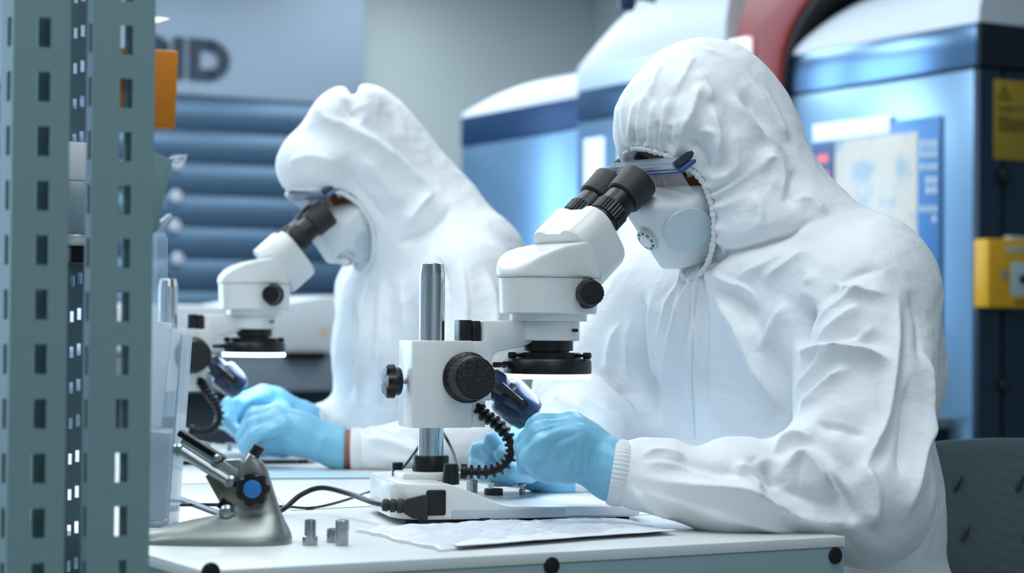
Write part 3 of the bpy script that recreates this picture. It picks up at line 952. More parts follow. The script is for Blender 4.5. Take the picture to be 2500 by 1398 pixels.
# crinkled film bag in front of the microscope
def film(name, label, c4, nu, nv, amp, m, seed, cat, edge=None, fine=0.35):
    c = [T(*p) for p in c4]
    u, v = np.meshgrid(np.linspace(0, 1, nu), np.linspace(0, 1, nv), indexing='ij')
    pts = ((1 - u) * (1 - v))[..., None] * c[0] + (u * (1 - v))[..., None] * c[1] + (u * v)[..., None] * c[2] + ((1 - u) * v)[..., None] * c[3]
    pts = pts.reshape(-1, 3)
    uu = u.ravel(); vv = v.ravel()
    X = np.stack([uu * 7, vv * 4, uu * 0], 1)
    w = np.abs(2 * vnoise(X + 3.1 * np.stack([vnoise(X, 2), vnoise(X, 3), vv * 0], 1), seed) - 1)
    w2 = np.abs(2 * vnoise(X * 2.7, seed + 1) - 1)
    env = np.minimum(1, 6 * np.minimum.reduce([uu + .03, 1.03 - uu, vv + .05, 1.05 - vv]))
    pts[:, 2] = TZ + 0.0015 + amp * env * ((1 - w) * 0.8 + (1 - w2) * fine)
    wob = (vnoise(X * 1.7, seed + 9) - .5) * 0.012 * (1 - env)
    pts[:, 0] += wob; pts[:, 1] += wob
    if edge is not None:
        pts[:, 2] += edge * np.clip((uu - 0.72) / 0.28, 0, 1) ** 2
    Q = []
    for i in range(nu - 1):
        for j in range(nv - 1):
            Q.append((i * nv + j, (i + 1) * nv + j, (i + 1) * nv + j + 1, i * nv + j + 1))
    o = quad_object(name, pts, np.array(Q), m)
    so = o.modifiers.new('t', 'SOLIDIFY'); so.thickness = 0.0006
    return tag(o, label, cat)
film('plastic_bag', 'crumpled clear plastic film bag lying at the bench edge before the microscope', [(860, 1296), (1075, 1347), (1600, 1296), (1290, 1284)], 60, 40, 0.009, M_bag, 4, 'plastic bag')
M_tyvek = mat('white_wrap', (232, 235, 240), 0.6)
film('wrapping_paper', 'creased white wrapping sheet under the film bag and worker\'s sleeve', [(960, 1300), (1120, 1344), (1652, 1306), (1500, 1262)], 70, 40, 0.006, M_tyvek, 11, 'paper', 0.004)

# clear acrylic file holder standing by the rack
c0 = P(330, 1283, 2.40)
fb = thing('file_holder', 'clear acrylic file holder with a curved open side, behind the grey uprights', 'file holder', (c0[0], c0[1], TZ), CAMYAW)
S2 = 5000 / 2.40
def F(px, py): return ((px - 330) / S2, max(0.0008, (1283 - py) / S2))
prof = [F(300, 1283), F(411, 1283), F(440, 812), F(432, 806), F(412, 800), F(396, 788), F(384, 765), F(378, 730), F(375, 690), F(374, 570), F(368, 556), F(300, 556)]
mb = MB()
mb.prism(prof, 0.0, 0.0022, axis=1); mb.prism(prof, 0.075, 0.0772, axis=1)
fb_side = mb.build('side_panels', M_acryl, fb)
p0, p1 = F(411, 1283), F(440, 812)
mb = MB()
mb.prism([(p0[0] - .0025, p0[1]), p0, p1, (p1[0] - .0025, p1[1])], 0.0023, 0.0747, axis=1)
mb.box((F(300, 0)[0], 0.0023, 0.0008), (p0[0] - .003, 0.0747, 0.003))
mb.build('front_lip', M_acryl, fb)
# things kept in it
pk = [F(306, 1276), F(394, 1276), F(404, 1060), F(306, 1050)]
o = MB().prism(pk, 0.012, 0.060, axis=1, bev=0.003).build('film_packet', mat('packet_film', (206, 222, 236), 0.25, var=0.2, vscale=40, bump=0.6, bscale=50))
o.data.transform(Matrix.Translation((0, 0, 0.003))); o.matrix_world = fb.matrix_world
o.location = fb.location; o.rotation_euler = fb.rotation_euler
tag(o, 'pale film packet standing in the clear file holder, lower part', 'packet')
pk = [F(306, 1278), F(346, 1278), F(392, 790), F(306, 780)]
o = MB().prism(pk, 0.064, 0.070, axis=1, bev=0.001).build('paper_folder', M_paper)
o.data.transform(Matrix.Translation((0, 0, 0.003)))
o.location = fb.location; o.rotation_euler = fb.rotation_euler
tag(o, 'white paper folder standing in the clear file holder', 'folder')
# ------------------------------------------------------------------ room
M_wall = mat('painted_wall', (206, 216, 218), 0.75, var=0.02, vscale=2)
M_floor = mat('vinyl_floor', (150, 158, 160), 0.35, var=0.05, vscale=4)
M_ceil = mat('ceiling_paint', (215, 218, 220), 0.8)
M_frame = mat('added_pane_frame', (200, 204, 206), 0.4)
M_addglow = mat('added_glow', (220, 235, 250), 0.3, emit=(186, 220, 255), estr=5.0)  # unseen glowing panes, added for the machine fronts to mirror
XL, XR, YN, YF, ZC = -3.2, 5.7, -2.2, 9.25, 2.85
structure(MB().box((XL, YN, -0.05), (XR, YF, 0.0)).build('floor', M_floor))
structure(MB().box((XL, YN, ZC), (XR, YF, ZC + 0.05)).build('ceiling', M_ceil))
WX = ((-1.9, 1.14), (1.48, 2.32))
WZ = (0.55, 2.78)
mb = MB()
xs = [XL, WX[0][0], WX[0][1], WX[1][0], WX[1][1], XR]
mb.box((XL, YF, 0), (XR, YF + 0.1, WZ[0])).box((XL, YF, WZ[1]), (XR, YF + 0.1, ZC))
for a, b in ((xs[0], xs[1]), (xs[2], xs[3]), (xs[4], xs[5])):
    mb.box((a, YF, WZ[0]), (b, YF + 0.1, WZ[1]))
structure(mb.build('wall_back', M_wall))
structure(MB().box((XL - 0.1, YN, 0), (XL, YF + 0.1, ZC)).build('wall_left', M_wall))
structure(MB().box((XL, YN - 0.1, 0), (XR, YN, ZC)).build('wall_front', M_wall))
structure(MB().box((XR, YN, 0), (XR + 0.1, YF + 0.1, ZC)).build('wall_right', M_wall))
for i, (a, b) in enumerate(WX):
    w_ = structure(MB().box((a, YF + 0.06, WZ[0]), (b, YF + 0.08, WZ[1])).build('added_pane_%d' % (i + 1), M_addglow))
    mb = MB()
    for (x0, x1, z0, z1) in ((a, b, WZ[0], WZ[0] + .05), (a, b, WZ[1] - .05, WZ[1]), (a, a + .04, WZ[0] + .05, WZ[1] - .05), (b - .04, b, WZ[0] + .05, WZ[1] - .05)):
        mb.box((x0, YF + 0.0, z0), (x1, YF + 0.059, z1))
    f_ = mb.build('added_pane_frame', M_frame, w_); f_['kind'] = 'structure'

# ------------------------------------------------------------------ shutter unit with lettering
M_sign = mat('blue_grey_fascia', (152, 168, 186), 0.5)
M_slat = mat('blue_slats', (78, 106, 130), 0.38, 0.35)
M_letter = mat('dark_letters', (40, 58, 74), 0.6)
M_knobw = mat('painted_glint', (225, 230, 240), 0.2, 0.5)
SX0, SX1 = 2.40, 4.26
YS = 9.02
su = thing('shutter_cabinet', 'tall blue slatted shutter cabinet with dark lettering on its grey fascia', 'cabinet', ((SX0 + SX1) / 2, YS, 0))
world_part(MB().box((SX0, YS + 0.03, 2.06), (SX1, YF - 0.002, 2.84), 0.01), 'fascia', M_sign, su)
mb = MB()
z = 2.05; vs = []; pitch = 0.150
prof = []
k = 0
while z > 0.1:
    prof += [(YS + 0.030, z), (YS + 0.018, z - 0.018), (YS, z - 0.060), (YS, z - pitch + 0.040), (YS + 0.018, z - pitch + 0.006)]
    z -= pitch
prof += [(YF - 0.005, z), (YF - 0.005, 2.05)]
mb.prism(prof, SX0, SX1, axis=0)
world_part(mb, 'slat_curtain', M_slat, su)
world_part(MB().box((SX0 + .02, YS + 0.07, 0.0), (SX1 - .02, YF - 0.004, 0.12)), 'plinth', M_dark, su)
# letters: D with a true bowl, I, and the bowl of an R
def letter(polys, x0, name):
    mb = MB()
    for pl_ in polys:
        mb.prism([(x0 + a, LZ0 + b) for a, b in pl_], YS + 0.0145, YS + 0.0301, axis=1)
    return world_part(mb, name, M_letter, su)
pD = onplane(462, 193, 1, YS + .015); LZ0 = pD[2]
H_ = onplane(462, 92, 1, YS + .015)[2] - LZ0
XD = pD[0]; sw = 0.052
def bowl(x, z0, z1, r, w, n=14):
    zc = (z0 + z1) / 2; h = (z1 - z0) / 2
    quads = []
    for i in range(n):
        a0 = -PI / 2 + PI * i / n; a1 = -PI / 2 + PI * (i + 1) / n
        quads.append([(x + r * math.cos(a0), zc + h * math.sin(a0)), (x + r * math.cos(a1), zc + h * math.sin(a1)),
                      (x + (r - w) * math.cos(a1), zc + (h - w) * math.sin(a1)), (x + (r - w) * math.cos(a0), zc + (h - w) * math.sin(a0))])
    return quads
wD = onplane(562, 140, 1, YS + .015)[0] - XD
letter([[(0, 0), (sw, 0), (sw, H_), (0, H_)], [(sw, 0), (wD * .45, 0), (wD * .45, sw), (sw, sw)], [(sw, H_ - sw), (wD * .45, H_ - sw), (wD * .45, H_), (sw, H_)]] + bowl(wD * .45, 0, H_, wD * .55, sw), XD, 'letter')
XI = onplane(424, 193, 1, YS + .015)[0]
letter([[(0, 0), (sw, 0), (sw, H_), (0, H_)]], XI, 'letter')
XRr = onplane(338, 193, 1, YS + .015)[0]
wR = onplane(414, 140, 1, YS + .015)[0] - XRr
letter([[(0, 0), (sw, 0), (sw, H_), (0, H_)], [(sw, H_ - sw), (wR * .5, H_ - sw), (wR * .5, H_), (sw, H_)], [(sw, H_ * .42), (wR * .5, H_ * .42), (wR * .5, H_ * .42 + sw), (sw, H_ * .42 + sw)],
        [(wR * .45, H_ * .44), (wR * .45 + sw, H_ * .44), (wR + .01, 0), (wR - sw, 0)]] + bowl(wR * .5, H_ * .42, H_, wR * .5, sw), XRr, 'letter')
for (px, py) in ((430, 400), (432, 632), (425, 552), (428, 480)):  # pale knobs standing in for blurred specular glints along the slats
    c_ = onplane(px, py, 1, YS)
    mb = MB().lathe([(0.03, 0), (0.034, 0.01), (0.026, 0.022), (0.002, 0.026)], (c_[0], YS + 0.002, c_[2]), (0, -1, 0), n=24)
    world_part(mb, 'glint_knob', M_knobw, su)

# ------------------------------------------------------------------ low white instrument cabinet behind the second worker
M_inst = mat('white_instrument', (212, 218, 222), 0.45, var=0.02, vscale=3)
M_drawer = mat('grey_drawer', (128, 140, 150), 0.5)
M_stain = mat('tan_stain', (206, 196, 174), 0.6)
ic = thing('instrument_cabinet', 'low white instrument cabinet with grey drawers below the blue shutter', 'cabinet', (2.6, 6.35, 0))
x0, x1, y0, y1 = 1.95, 3.5, 6.0, 6.7
mb = MB()
def zz(px, py): return onplane(px, py, 1, y0)[2]
xa = onplane(645, 700, 1, y0)[0]; xb = onplane(790, 700, 1, y0)[0]
mb.prism([(x0, zz(420, 862)), (x1, zz(850, 862)), (x1, zz(850, 718)), (xb, zz(800, 722)), (xa, zz(640, 748)), (x0, zz(420, 742))], y0, y1, axis=1, bev=0.012)
world_part(mb, 'housing', M_inst, ic)
world_part(MB().box((x0 + .03, y0 + .015, zz(640, 955)), (x1 - .03, y1 - .02, zz(640, 864)), .004), 'drawer', M_drawer, ic)
world_part(MB().box((x0 + .03, y0 + .12, 0.02), (x1 - .03, y1 - .02, zz(640, 956)), .004), 'plinth', mat('dark_plinth', (58, 70, 80), 0.6), ic)
ha = onplane(705, 867, 1, y0 - .02); hb = onplane(796, 867, 1, y0 - .02)
world_part(MB().box((ha[0], y0 - .02, ha[2] - .012), (hb[0], y0 + .02, ha[2] + .010), .004), 'handle', M_dark, ic)
sa = onplane(790, 810, 1, y0)
world_part(MB().lathe([(0.022, -0.001), (0.020, 0.0012), (0.001, 0.0013)], (sa[0], y0, sa[2]), (0, -1, 0), n=14), 'stain', M_stain, ic)

# ------------------------------------------------------------------ row of big machines
M_paint = mat('blue_metallic_paint', (134, 170, 200), 0.26, 0.72)
M_band = mat('navy_gloss_band', (104, 134, 164), 0.2, 0.9)
M_capw = mat('white_cowl', (214, 220, 226), 0.4, var=0.02, vscale=2)
M_navy = mat('navy_side', (14, 40, 62), 0.5)
M_navyd = mat('navy_dark', (6, 20, 34), 0.5)
M_red = mat('dark_red_paint', (142, 40, 32), 0.4)
M_gasket = mat('black_gasket', (8, 10, 12), 0.6)
M_yellow = mat('yellow_plastic', (226, 168, 24), 0.45)
M_yellowd = mat('yellow_sign', (164, 134, 40), 0.6)
M_ink = mat('sign_ink', (70, 62, 22), 0.6)
XM = 4.03
def cowl(y0, y1, z0, hgt, depth, rfar, name, root, dx=0.24, x0=XM, m=None):
    xs = [x0 + 0.0] + [x0 + dx * (1 - math.cos(a * PI / 2 / 10)) for a in range(1, 11)] + [x0 + depth]
    ys = [y0, y0 + 0.02] + [y0 + (y1 - rfar - y0) * t for t in (0.3, 0.6, 0.9)] + [y1 - rfar + rfar * math.sin(a * PI / 2 / 14) for a in range(15)]
    b = bmesh.new(); rows = []
    for y in ys:
        t = max(0, (y - (y1 - rfar)) / rfar)
        hy = math.sqrt(max(0, 1 - t * t))
        row = []
        for x in xs:
            s = min(1, (x - x0) / dx); g = math.sin(math.acos(1 - s)) if s < 1 else 1.0
            row.append(b.verts.new((x, y, z0 + 0.012 + hgt * hy * g)))
        rows.append(row)
    nx = len(xs); ny = len(ys)
    low = [[b.verts.new((x, y, z0)) for x in (xs[0], xs[-1])] for y in (ys[0], ys[-1])]
    for i in range(ny - 1):
        for j in range(nx - 1):
            b.faces.new((rows[i][j], rows[i][j + 1], rows[i + 1][j + 1], rows[i + 1][j]))
    b.faces.new([low[0][0], low[0][1]] + rows[0][::-1])
    b.faces.new([low[1][1], low[1][0]] + rows[-1])
    b.faces.new([low[1][0], low[0][0]] + [r[0] for r in rows])
    b.faces.new([low[0][1], low[1][1]] + [r[-1] for r in rows[::-1]])
    b.faces.new((low[0][0], low[1][0], low[1][1], low[0][1]))
    bmesh.ops.recalc_face_normals(b, faces=b.faces[:])
    o = world_part(MB().bm(b, True), name, m or M_capw, root)
    return o
DP = 0.95
# nearest machine
m1 = thing('printing_machine', 'nearest tall blue machine with lit control screen and yellow warning sign', 'machine', (XM + .5, 4.9, 0), 0, 'tall blue machines along the wall')
Y0, Y1 = 4.444, 5.335
world_part(MB().box((XM, Y0 + .022, 0.06), (XM + DP, Y1, 1.742), .004), 'body', M_paint, m1)
world_part(MB().box((XM + .01, Y0 + .03, 1.742), (XM + DP, Y1 - .01, 1.752)), 'seam', M_gasket, m1)
world_part(MB().box((XM, Y0 + .012, 1.752), (XM + DP, Y1, 1.876), .003), 'band', M_band, m1)
world_part(MB().box((XM + .004, Y0, 1.752), (XM + DP, Y0 + .0115, 1.8755), .001), 'side_band', M_navyd, m1)
cowl(Y0, Y1, 1.8762, 0.19, DP, 0.36, 'cowl', m1)
world_part(MB().box((XM + .05, Y0 + .05, 0.0), (XM + DP - .05, Y1 - .05, 0.059)), 'plinth', M_gasket, m1)
world_part(MB().box((XM + .003, Y0, 0.06), (XM + .085, Y0 + .0215, 1.742), .002), 'corner_post', M_navy, m1)
world_part(MB().box((XM + .105, Y0 + .003, 0.06), (XM + DP, Y0 + .0215, 1.742), .003), 'side_door', mat('navy_door', (13, 42, 62), 0.5), m1)
def ep(px, py, dy=0.0): return onplane(px, py, 1, Y0 + dy)
for (px, py) in ((2452, 428), (2452, 940)):
    c_ = ep(px, py)
    world_part(MB().lathe([(0.024, -0.004), (0.024, 0.006), (0.020, 0.014), (0.002, 0.016)], (c_[0], Y0, c_[2]), (0, -1, 0), n=28), 'lock', M_black, m1)
a_ = ep(2426, 192); b_ = ep(2428, 388); x9 = a_[0] + 0.17
sg = world_part(MB().box((a_[0], Y0 - .0005, b_[2]), (x9, Y0 + .0035, a_[2]), .0008), 'warning_sign', M_yellowd, m1)
def ink(mb, x0, x1, z0, z1): mb.box((x0, Y0 - .0012, z0), (x1, Y0 - .0004, z1))
mb = MB()
W_ = 0.17; zt = a_[2]; zb_ = b_[2]; Hs = zt - zb_
t0 = np.array([a_[0] + .030, zt - .066 * Hs / .23]); 
def tri(cx, cz, r): return [(cx + r * math.cos(a), cz + r * math.sin(a)) for a in (PI / 2, PI / 2 + 2 * PI / 3, PI / 2 + 4 * PI / 3)]
c_ = ep(2451, 232)
to, ti = tri(c_[0], c_[2], .030), tri(c_[0], c_[2], .021)
for i in range(3):
    j = (i + 1) % 3
    mb.prism([to[i], to[j], ti[j], ti[i]], Y0 - .0012, Y0 - .0004, axis=1)
mb.prism([(c_[0] - .0025, c_[2] + .012), (c_[0] + .0025, c_[2] + .012), (c_[0] + .0015, c_[2] - .004), (c_[0] - .0015, c_[2] - .004)], Y0 - .0012, Y0 - .0004, axis=1)
mb.prism([(c_[0] - .002, c_[2] - .010), (c_[0] + .002, c_[2] - .010), (c_[0] + .002, c_[2] - .006), (c_[0] - .002, c_[2] - .006)], Y0 - .0012, Y0 - .0004, axis=1)
for (py, w9) in ((262, .12), (268, .06), (284, .04), (291, .13), (298, .12), (305, .13), (312, .12), (318, .08)):
    zc_ = ep(2440, py)[2]
    x_ = ep(2438, py)[0]
    ink(mb, x_, x_ + w9, zc_ - .0022, zc_ + .0018)
world_part(mb, 'sign_print', M_ink, m1).parent = sg
bpy.context.view_layer.update()
# yellow switch box
ya = ep(2413, 582, -.06); yb = ep(2413, 750, -.06)
bx = thing('switch_box', 'yellow key switch box mounted on the side of the blue machine', 'switch box', (ya[0], Y0, yb[2]))
X9 = ya[0]
world_part(MB().box((X9, Y0 - .06, yb[2]), (X9 + .20, Y0 + .002, ya[2]), .006), 'box_body', M_yellow, bx)
def fp(px, py): return onplane(px, py, 1, Y0 - .06)
q = fp(2455, 607)
world_part(MB().box((q[0], Y0 - .0615, q[2] - .010), (q[0] + .10, Y0 - .0595, q[2] + .010), .0005), 'name_plate', mat('grey_plate', (190, 186, 160), 0.5), bx)
q = fp(2468, 640); q2 = fp(2468, 722)
wn = world_part(MB().box((q[0], Y0 - .0625, q2[2]), (q[0] + .10, Y0 - .0595, q[2]), .001), 'switch_plate', mat('pale_plate', (178, 200, 206), 0.4), bx)
q = fp(2496, 682)
world_part(MB().lathe([(0.0135, 0), (0.0135, .012), (0.010, .014)], (q[0], Y0 - .0625, q[2]), (0, -1, 0), n=24), 'key_switch', M_black, bx)
q = fp(2453, 668)
world_part(MB().lathe([(0.0125, 0), (0.0125, .004), (0.010, .006)], (q[0], Y0 - .060, q[2]), (0, -1, 0), n=24), 'box_screw', M_steel, bx)
q = fp(2478, 577)
world_part(MB().box((q[0], Y0 - .04, ya[2] - .002), (q[0] + .06, Y0 - .01, ya[2] + .012), .002), 'cable_entry', mat('pale_gland', (196, 200, 190), 0.5), bx)
q = fp(2478, 738)
mb = MB()
for i in range(6): mb.box((q[0] + i * .012, Y0 - .0612, q[2] - .005), (q[0] + i * .012 + .008, Y0 - .0598, q[2] + .005))
world_part(mb, 'box_print', M_ink, bx)
# control panel on the front
M_bezel = mat('panel_blue', (84, 128, 176), 0.35, 0.6)
M_paneld = mat('panel_slate', (62, 92, 140), 0.4)
M_screen = mat('lit_screen', (60, 70, 80), 0.3, emit=(205, 226, 236), estr=0.75)
nt = M_screen.node_tree
tc = nt.nodes.new('ShaderNodeTexCoord'); ns = nt.nodes.new('ShaderNodeTexNoise'); ns.inputs['Scale'].default_value = 9; ns.inputs['Detail'].default_value = 6
cr = nt.nodes.new('ShaderNodeValToRGB')
cr.color_ramp.elements[0].position = 0.40; cr.color_ramp.elements[0].color = lin((168, 204, 228))
cr.color_ramp.elements[1].position = 0.50; cr.color_ramp.elements[1].color = lin((220, 230, 226))
nt.links.new(tc.outputs['Object'], ns.inputs['Vector']); nt.links.new(ns.outputs['Fac'], cr.inputs['Fac'])
nt.links.new(cr.outputs['Color'], nt.nodes['Principled BSDF'].inputs['Emission Color'])
M_key = mat('pale_keys', (196, 214, 230), 0.4)
M_bar = mat('lit_bar', (224, 236, 244), 0.4, emit=(222, 236, 244), estr=0.4)
M_redled = mat('red_led', (220, 90, 110), 0.4, emit=(230, 110, 130), estr=0.6)
def fpx(px, py): return onplane(px, py, 0, XM)
def onface(pxa, pya, pxb, pyb, x0, x1, mb, bev=0.0):
    """upright rectangle on the machine front: top-left and bottom-right pixels"""
    a = fpx(pxa, pya); b = fpx(pxb, pyb)
    ya_, yb2 = sorted((a[1], b[1])); za, zb2 = sorted((a[2], b[2]))
    mb.box((x0, ya_, za), (x1, yb2, zb2), bev)
    return mb
cp = thing('control_panel', 'control panel with pale lit screen and rows of keys on the blue machine', 'control panel', (XM, fpx(2140, 600)[1], fpx(2140, 870)[2]))
world_part(onface(1986, 322, 2300, 880, XM - .010, XM + .001, MB(), .003), 'bezel', M_bezel, cp)
sc_ = world_part(onface(2046, 345, 2246, 612, XM - .013, XM - .0098, MB(), .001), 'screen', M_screen, cp)
world_part(onface(1992, 305, 2180, 326, XM - .0135, XM - .0098, MB(), .001), 'title_bar', M_bar, cp)
side = world_part(onface(1994, 356, 2043, 618, XM - .0125, XM - .0098, MB(), .001), 'icon_column', M_paneld, cp)
for i, py in enumerate((380, 420, 460, 500, 540)):
    world_part(onface(2003, py, 2030, py + 16, XM - .0135, XM - .0124, MB()), 'icon', M_redled if i in (0, 1) else M_key, cp)
def keys(rows):
    for (xs_, y, w, h, m_) in rows:
        for x in xs_:
            world_part(onface(x, y, x + w, y + h, XM - .014, XM - .0098, MB(), .001), 'key', m_, cp)
keys([((2256, 2271, 2286), 342, 9, 22, M_key), ((2256, 2271, 2286), 368, 9, 18, M_key), ((2256, 2271, 2286), 400, 9, 16, M_key), ((2270, 2285), 432, 10, 18, M_key), ((2270, 2285), 456, 10, 18, M_key),
      ((2256, 2271, 2286), 503, 9, 16, M_key), ((2285,), 527, 9, 16, M_key), ((2180, 2200, 2222), 625, 12, 18, M_key), ((2262,), 622, 20, 18, M_key), ((2195, 2215), 662, 12, 16, M_key),
      ((2246, 2259, 2272, 2285), 656, 11, 28, M_bar), ((2246, 2259, 2272, 2285), 715, 8, 10, M_key), ((2250, 2280), 752, 16, 14, M_redled), ((2252, 2280), 786, 18, 24, M_bar), ((2252, 2280), 820, 18, 24, M_bar)])
# console shelf low on the machine
q = fpx(2300, 1018)
world_part(MB().box((XM - .16, Y0 + .10, q[2] - .03), (XM + .001, Y0 + .70, q[2]), .004), 'console_shelf', mat('shelf_grey', (120, 134, 142), 0.35), m1)
world_part(MB().box((XM - .10, Y0 + .12, 0.1), (XM + .001, Y0 + .68, q[2] - .031), .004), 'console_base', M_navyd, m1)

# dark red arch between the machines
ar = thing('machine_arch', 'dark red curved arch standing between two blue machines', 'arch', (XM + .3, 5.48, 0))
def arcpts(y1_, r_y, z1_, r_z, n=18):
    return [(y1_ - r_y + r_y * math.cos(PI / 2 * i / n), z1_ - r_z + r_z * math.sin(PI / 2 * i / n)) for i in range(n + 1)]
outer = [(5.640, 0.0)] + arcpts(5.640, 0.62, 2.36, 0.58)
inner = [(5.352, 0.0)] + arcpts(5.352, 0.52, 2.14, 0.34)
outer += [(4.75, 2.36)]; inner += [(4.75, 2.14)]
world_part(MB().prism(outer + inner[::-1], XM - .03, XM + .55, axis=0, bev=0.02, seg=2), 'arch_frame', M_red, ar)
inn2 = [(5.338, 0.0)] + arcpts(5.338, 0.52, 2.122, 0.34) + [(4.75, 2.122)]
world_part(MB().prism([(a + .0135, b + .017 if b > 0.01 else b) for a, b in inn2] + inn2[::-1], XM - .015, XM + .5, axis=0), 'gasket', M_gasket, ar)

# middle machine, taller, with a domed cowl
m2 = thing('printing_machine', 'tallest machine in the row, with white dome, behind the nearest worker\'s hood', 'machine', (XM + .5, 6.1, 0), 0, 'tall blue machines along the wall')
Y0b, Y1b = 5.655, 6.612
XB = XM - 0.03
world_part(MB().box((XB, Y0b, 0.06), (XM + DP, Y1b, 1.762), .006), 'body', M_paint, m2)
world_part(MB().box((XB + .01, Y0b + .01, 1.762), (XM + DP, Y1b - .01, 1.772)), 'seam', M_gasket, m2)
world_part(MB().box((XB, Y0b, 1.772), (XM + DP, Y1b, 1.880), .004), 'band', M_band, m2)
world_part(MB().box((XB - .004, Y0b, 1.8805), (XM + DP, Y1b, 1.957), .004), 'top_rail', mat('pale_blue_rail', (206, 222, 238), 0.35, 0.2), m2)
cowl(Y0b, Y1b, 1.9575, 0.42, DP, 0.75, 'cowl', m2, dx=0.34, x0=XB)
world_part(MB().box((XB + .05, Y0b + .05, 0.0), (XM + DP - .05, Y1b - .05, 0.059)), 'plinth', M_gasket, m2)
M_reflglow = mat('painted_reflection', (206, 226, 240), 0.25, emit=(208, 230, 246), estr=0.55)  # pale glow standing in for blurred reflections on the machine front
def fpb(px, py): return onplane(px, py, 0, XB)
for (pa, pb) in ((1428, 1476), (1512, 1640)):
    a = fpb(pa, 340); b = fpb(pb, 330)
    world_part(MB().box((XB - .004, b[1], 0.75), (XB + .002, a[1], a[2]), .001), 'reflection_stripe', M_reflglow, m2)
a = fpb(1788, 100); b = fpb(1836, 122)
world_part(MB().box((XB - .02, min(a[1], b[1]), b[2] - .06), (XB + .003, max(a[1], b[1]), a[2]), .003), 'status_light', mat('white_status', (236, 238, 246), 0.4, emit=(230, 236, 255), estr=0.9), m2)
# dark lamp hanging into the top of the view
q = P(1530, 30, 6.0)
hl = thing('hanging_lamp', 'dark blue lamp head hanging at the top edge, above the white dome', 'lamp', (q[0], q[1], q[2]))
MB().lathe([(0.006, 0.0), (0.020, 0.004), (0.027, 0.018), (0.027, 0.060), (0.016, 0.085), (0.010, 0.090)], n=28).build('lamp_head', M_bluelamp, hl)
MB().tube([(0, 0, 0.085), (0, 0, ZC - q[2])], 0.007, n=10).build('drop_rod', M_dark, hl)
MB().tube([(0, 0, 0.070), (0.04, -0.022, 0.045), (0.075, -0.042, 0.036)], 0.009, n=10).build('side_arm', M_bluelamp, hl)
# far machine
m3 = thing('printing_machine', 'furthest blue machine in the row, with navy band and low white cowl', 'machine', (XM + .5, 7.1, 0), 0, 'tall blue machines along the wall')
Y0c, Y1c = 6.63, 7.60
world_part(MB().box((XM, Y0c, 0.06), (XM + DP, Y1c, 1.745), .006), 'body', M_paint, m3)
world_part(MB().box((XM - .002, Y0c, 1.7455), (XM + DP, Y1c + .002, 1.868), .004), 'band', mat('deep_navy_band', (24, 56, 92), 0.35, 0.4), m3)
cowl(Y0c, Y1c, 1.8685, 0.125, DP, 0.45, 'cowl', m3)
world_part(MB().box((XM + .05, Y0c + .05, 0.0), (XM + DP - .05, Y1c - .05, 0.059)), 'plinth', M_gasket, m3)

# ------------------------------------------------------------------ swivel chair behind the nearest worker
M_mesh = mat('grey_perforated_plastic', (58, 76, 82), 0.5)
nt = M_mesh.node_tree; b_ = nt.nodes['Principled BSDF']
tc = nt.nodes.new('ShaderNodeTexCoord'); vo = nt.nodes.new('ShaderNodeTexVoronoi'); vo.inputs['Scale'].default_value = 330; vo.inputs['Randomness'].default_value = 0.0
bp = nt.nodes.new('ShaderNodeBump'); bp.inputs['Strength'].default_value = 0.9; bp.inputs['Distance'].default_value = 0.0015
nt.links.new(tc.outputs['Object'], vo.inputs['Vector']); nt.links.new(vo.outputs['Distance'], bp.inputs['Height']); nt.links.new(bp.outputs['Normal'], b_.inputs['Normal'])
cn = np.array([-0.72, -0.69, 0]); cn /= np.linalg.norm(cn)
cc = np.array([2.20, 2.33, 0.0])
yaw = math.atan2(cn[1], cn[0])
ch = thing('swivel_chair', 'grey perforated plastic chair back with small pegs, behind the nearest worker', 'chair', (cc[0] + cn[0] * .22, cc[1] + cn[1] * .22, 0), yaw)
# local: +x towards the sitter
def back(u, v):
    """u across -1..1, v up 0..1"""
    w = 0.215 * (1 - 0.10 * max(0, v - .75) * 4 * abs(u))
    x = -0.22 - 0.05 * (v - .2) + 0.045 * u * u
    return (x, u * w, 0.50 + 0.325 * v - 0.018 * u * u * max(0, v - .5) * 2)
nu, nv = 25, 17
vs = [back(-1 + 2 * i / (nu - 1), j / (nv - 1)) for i in range(nu) for j in range(nv)]
fs = [(i * nv + j, (i + 1) * nv + j, (i + 1) * nv + j + 1, i * nv + j + 1) for i in range(nu - 1) for j in range(nv - 1)]
bk = MB().add(vs, fs, True).build('backrest', M_mesh, ch)
s_ = bk.modifiers.new('t', 'SOLIDIFY'); s_.thickness = 0.012; s_.offset = 0
v_ = bk.modifiers.new('b', 'BEVEL'); v_.width = 0.004; v_.segments = 2
M_peg = mat('dark_pegs', (40, 50, 54), 0.3)
for r in range(4):
    for k in range(5):
        u = -0.86 + k * 0.43 + (0.06 if r % 2 else 0); v = 0.82 - r * 0.235
        if v < 0.05: continue
        p = Vector(back(u, v)); p2 = Vector(back(u - 0.03, v - 0.055))
        MB().tube([p + Vector((.004, 0, 0)), p + Vector((.010, 0, 0)), (p + p2) / 2 + Vector((.0115, 0, 0)), p2 + Vector((.010, 0, 0)), p2 + Vector((.004, 0, 0))], 0.0035, n=8).build('peg', M_peg, ch)
MB().box((-0.20, -0.21, 0.435), (0.20, 0.21, 0.47), 0.015).build('seat', M_mesh, ch)
MB().box((-0.255, -0.03, 0.40), (-0.235, 0.03, 0.62), 0.004).box((-0.245, -0.03, 0.40), (0.0, 0.03, 0.415), 0.004).build('back_bracket', M_dark, ch)
MB().lathe([(0.025, 0.09), (0.025, 0.405)], n=24).build('gas_stem', M_dark, ch)
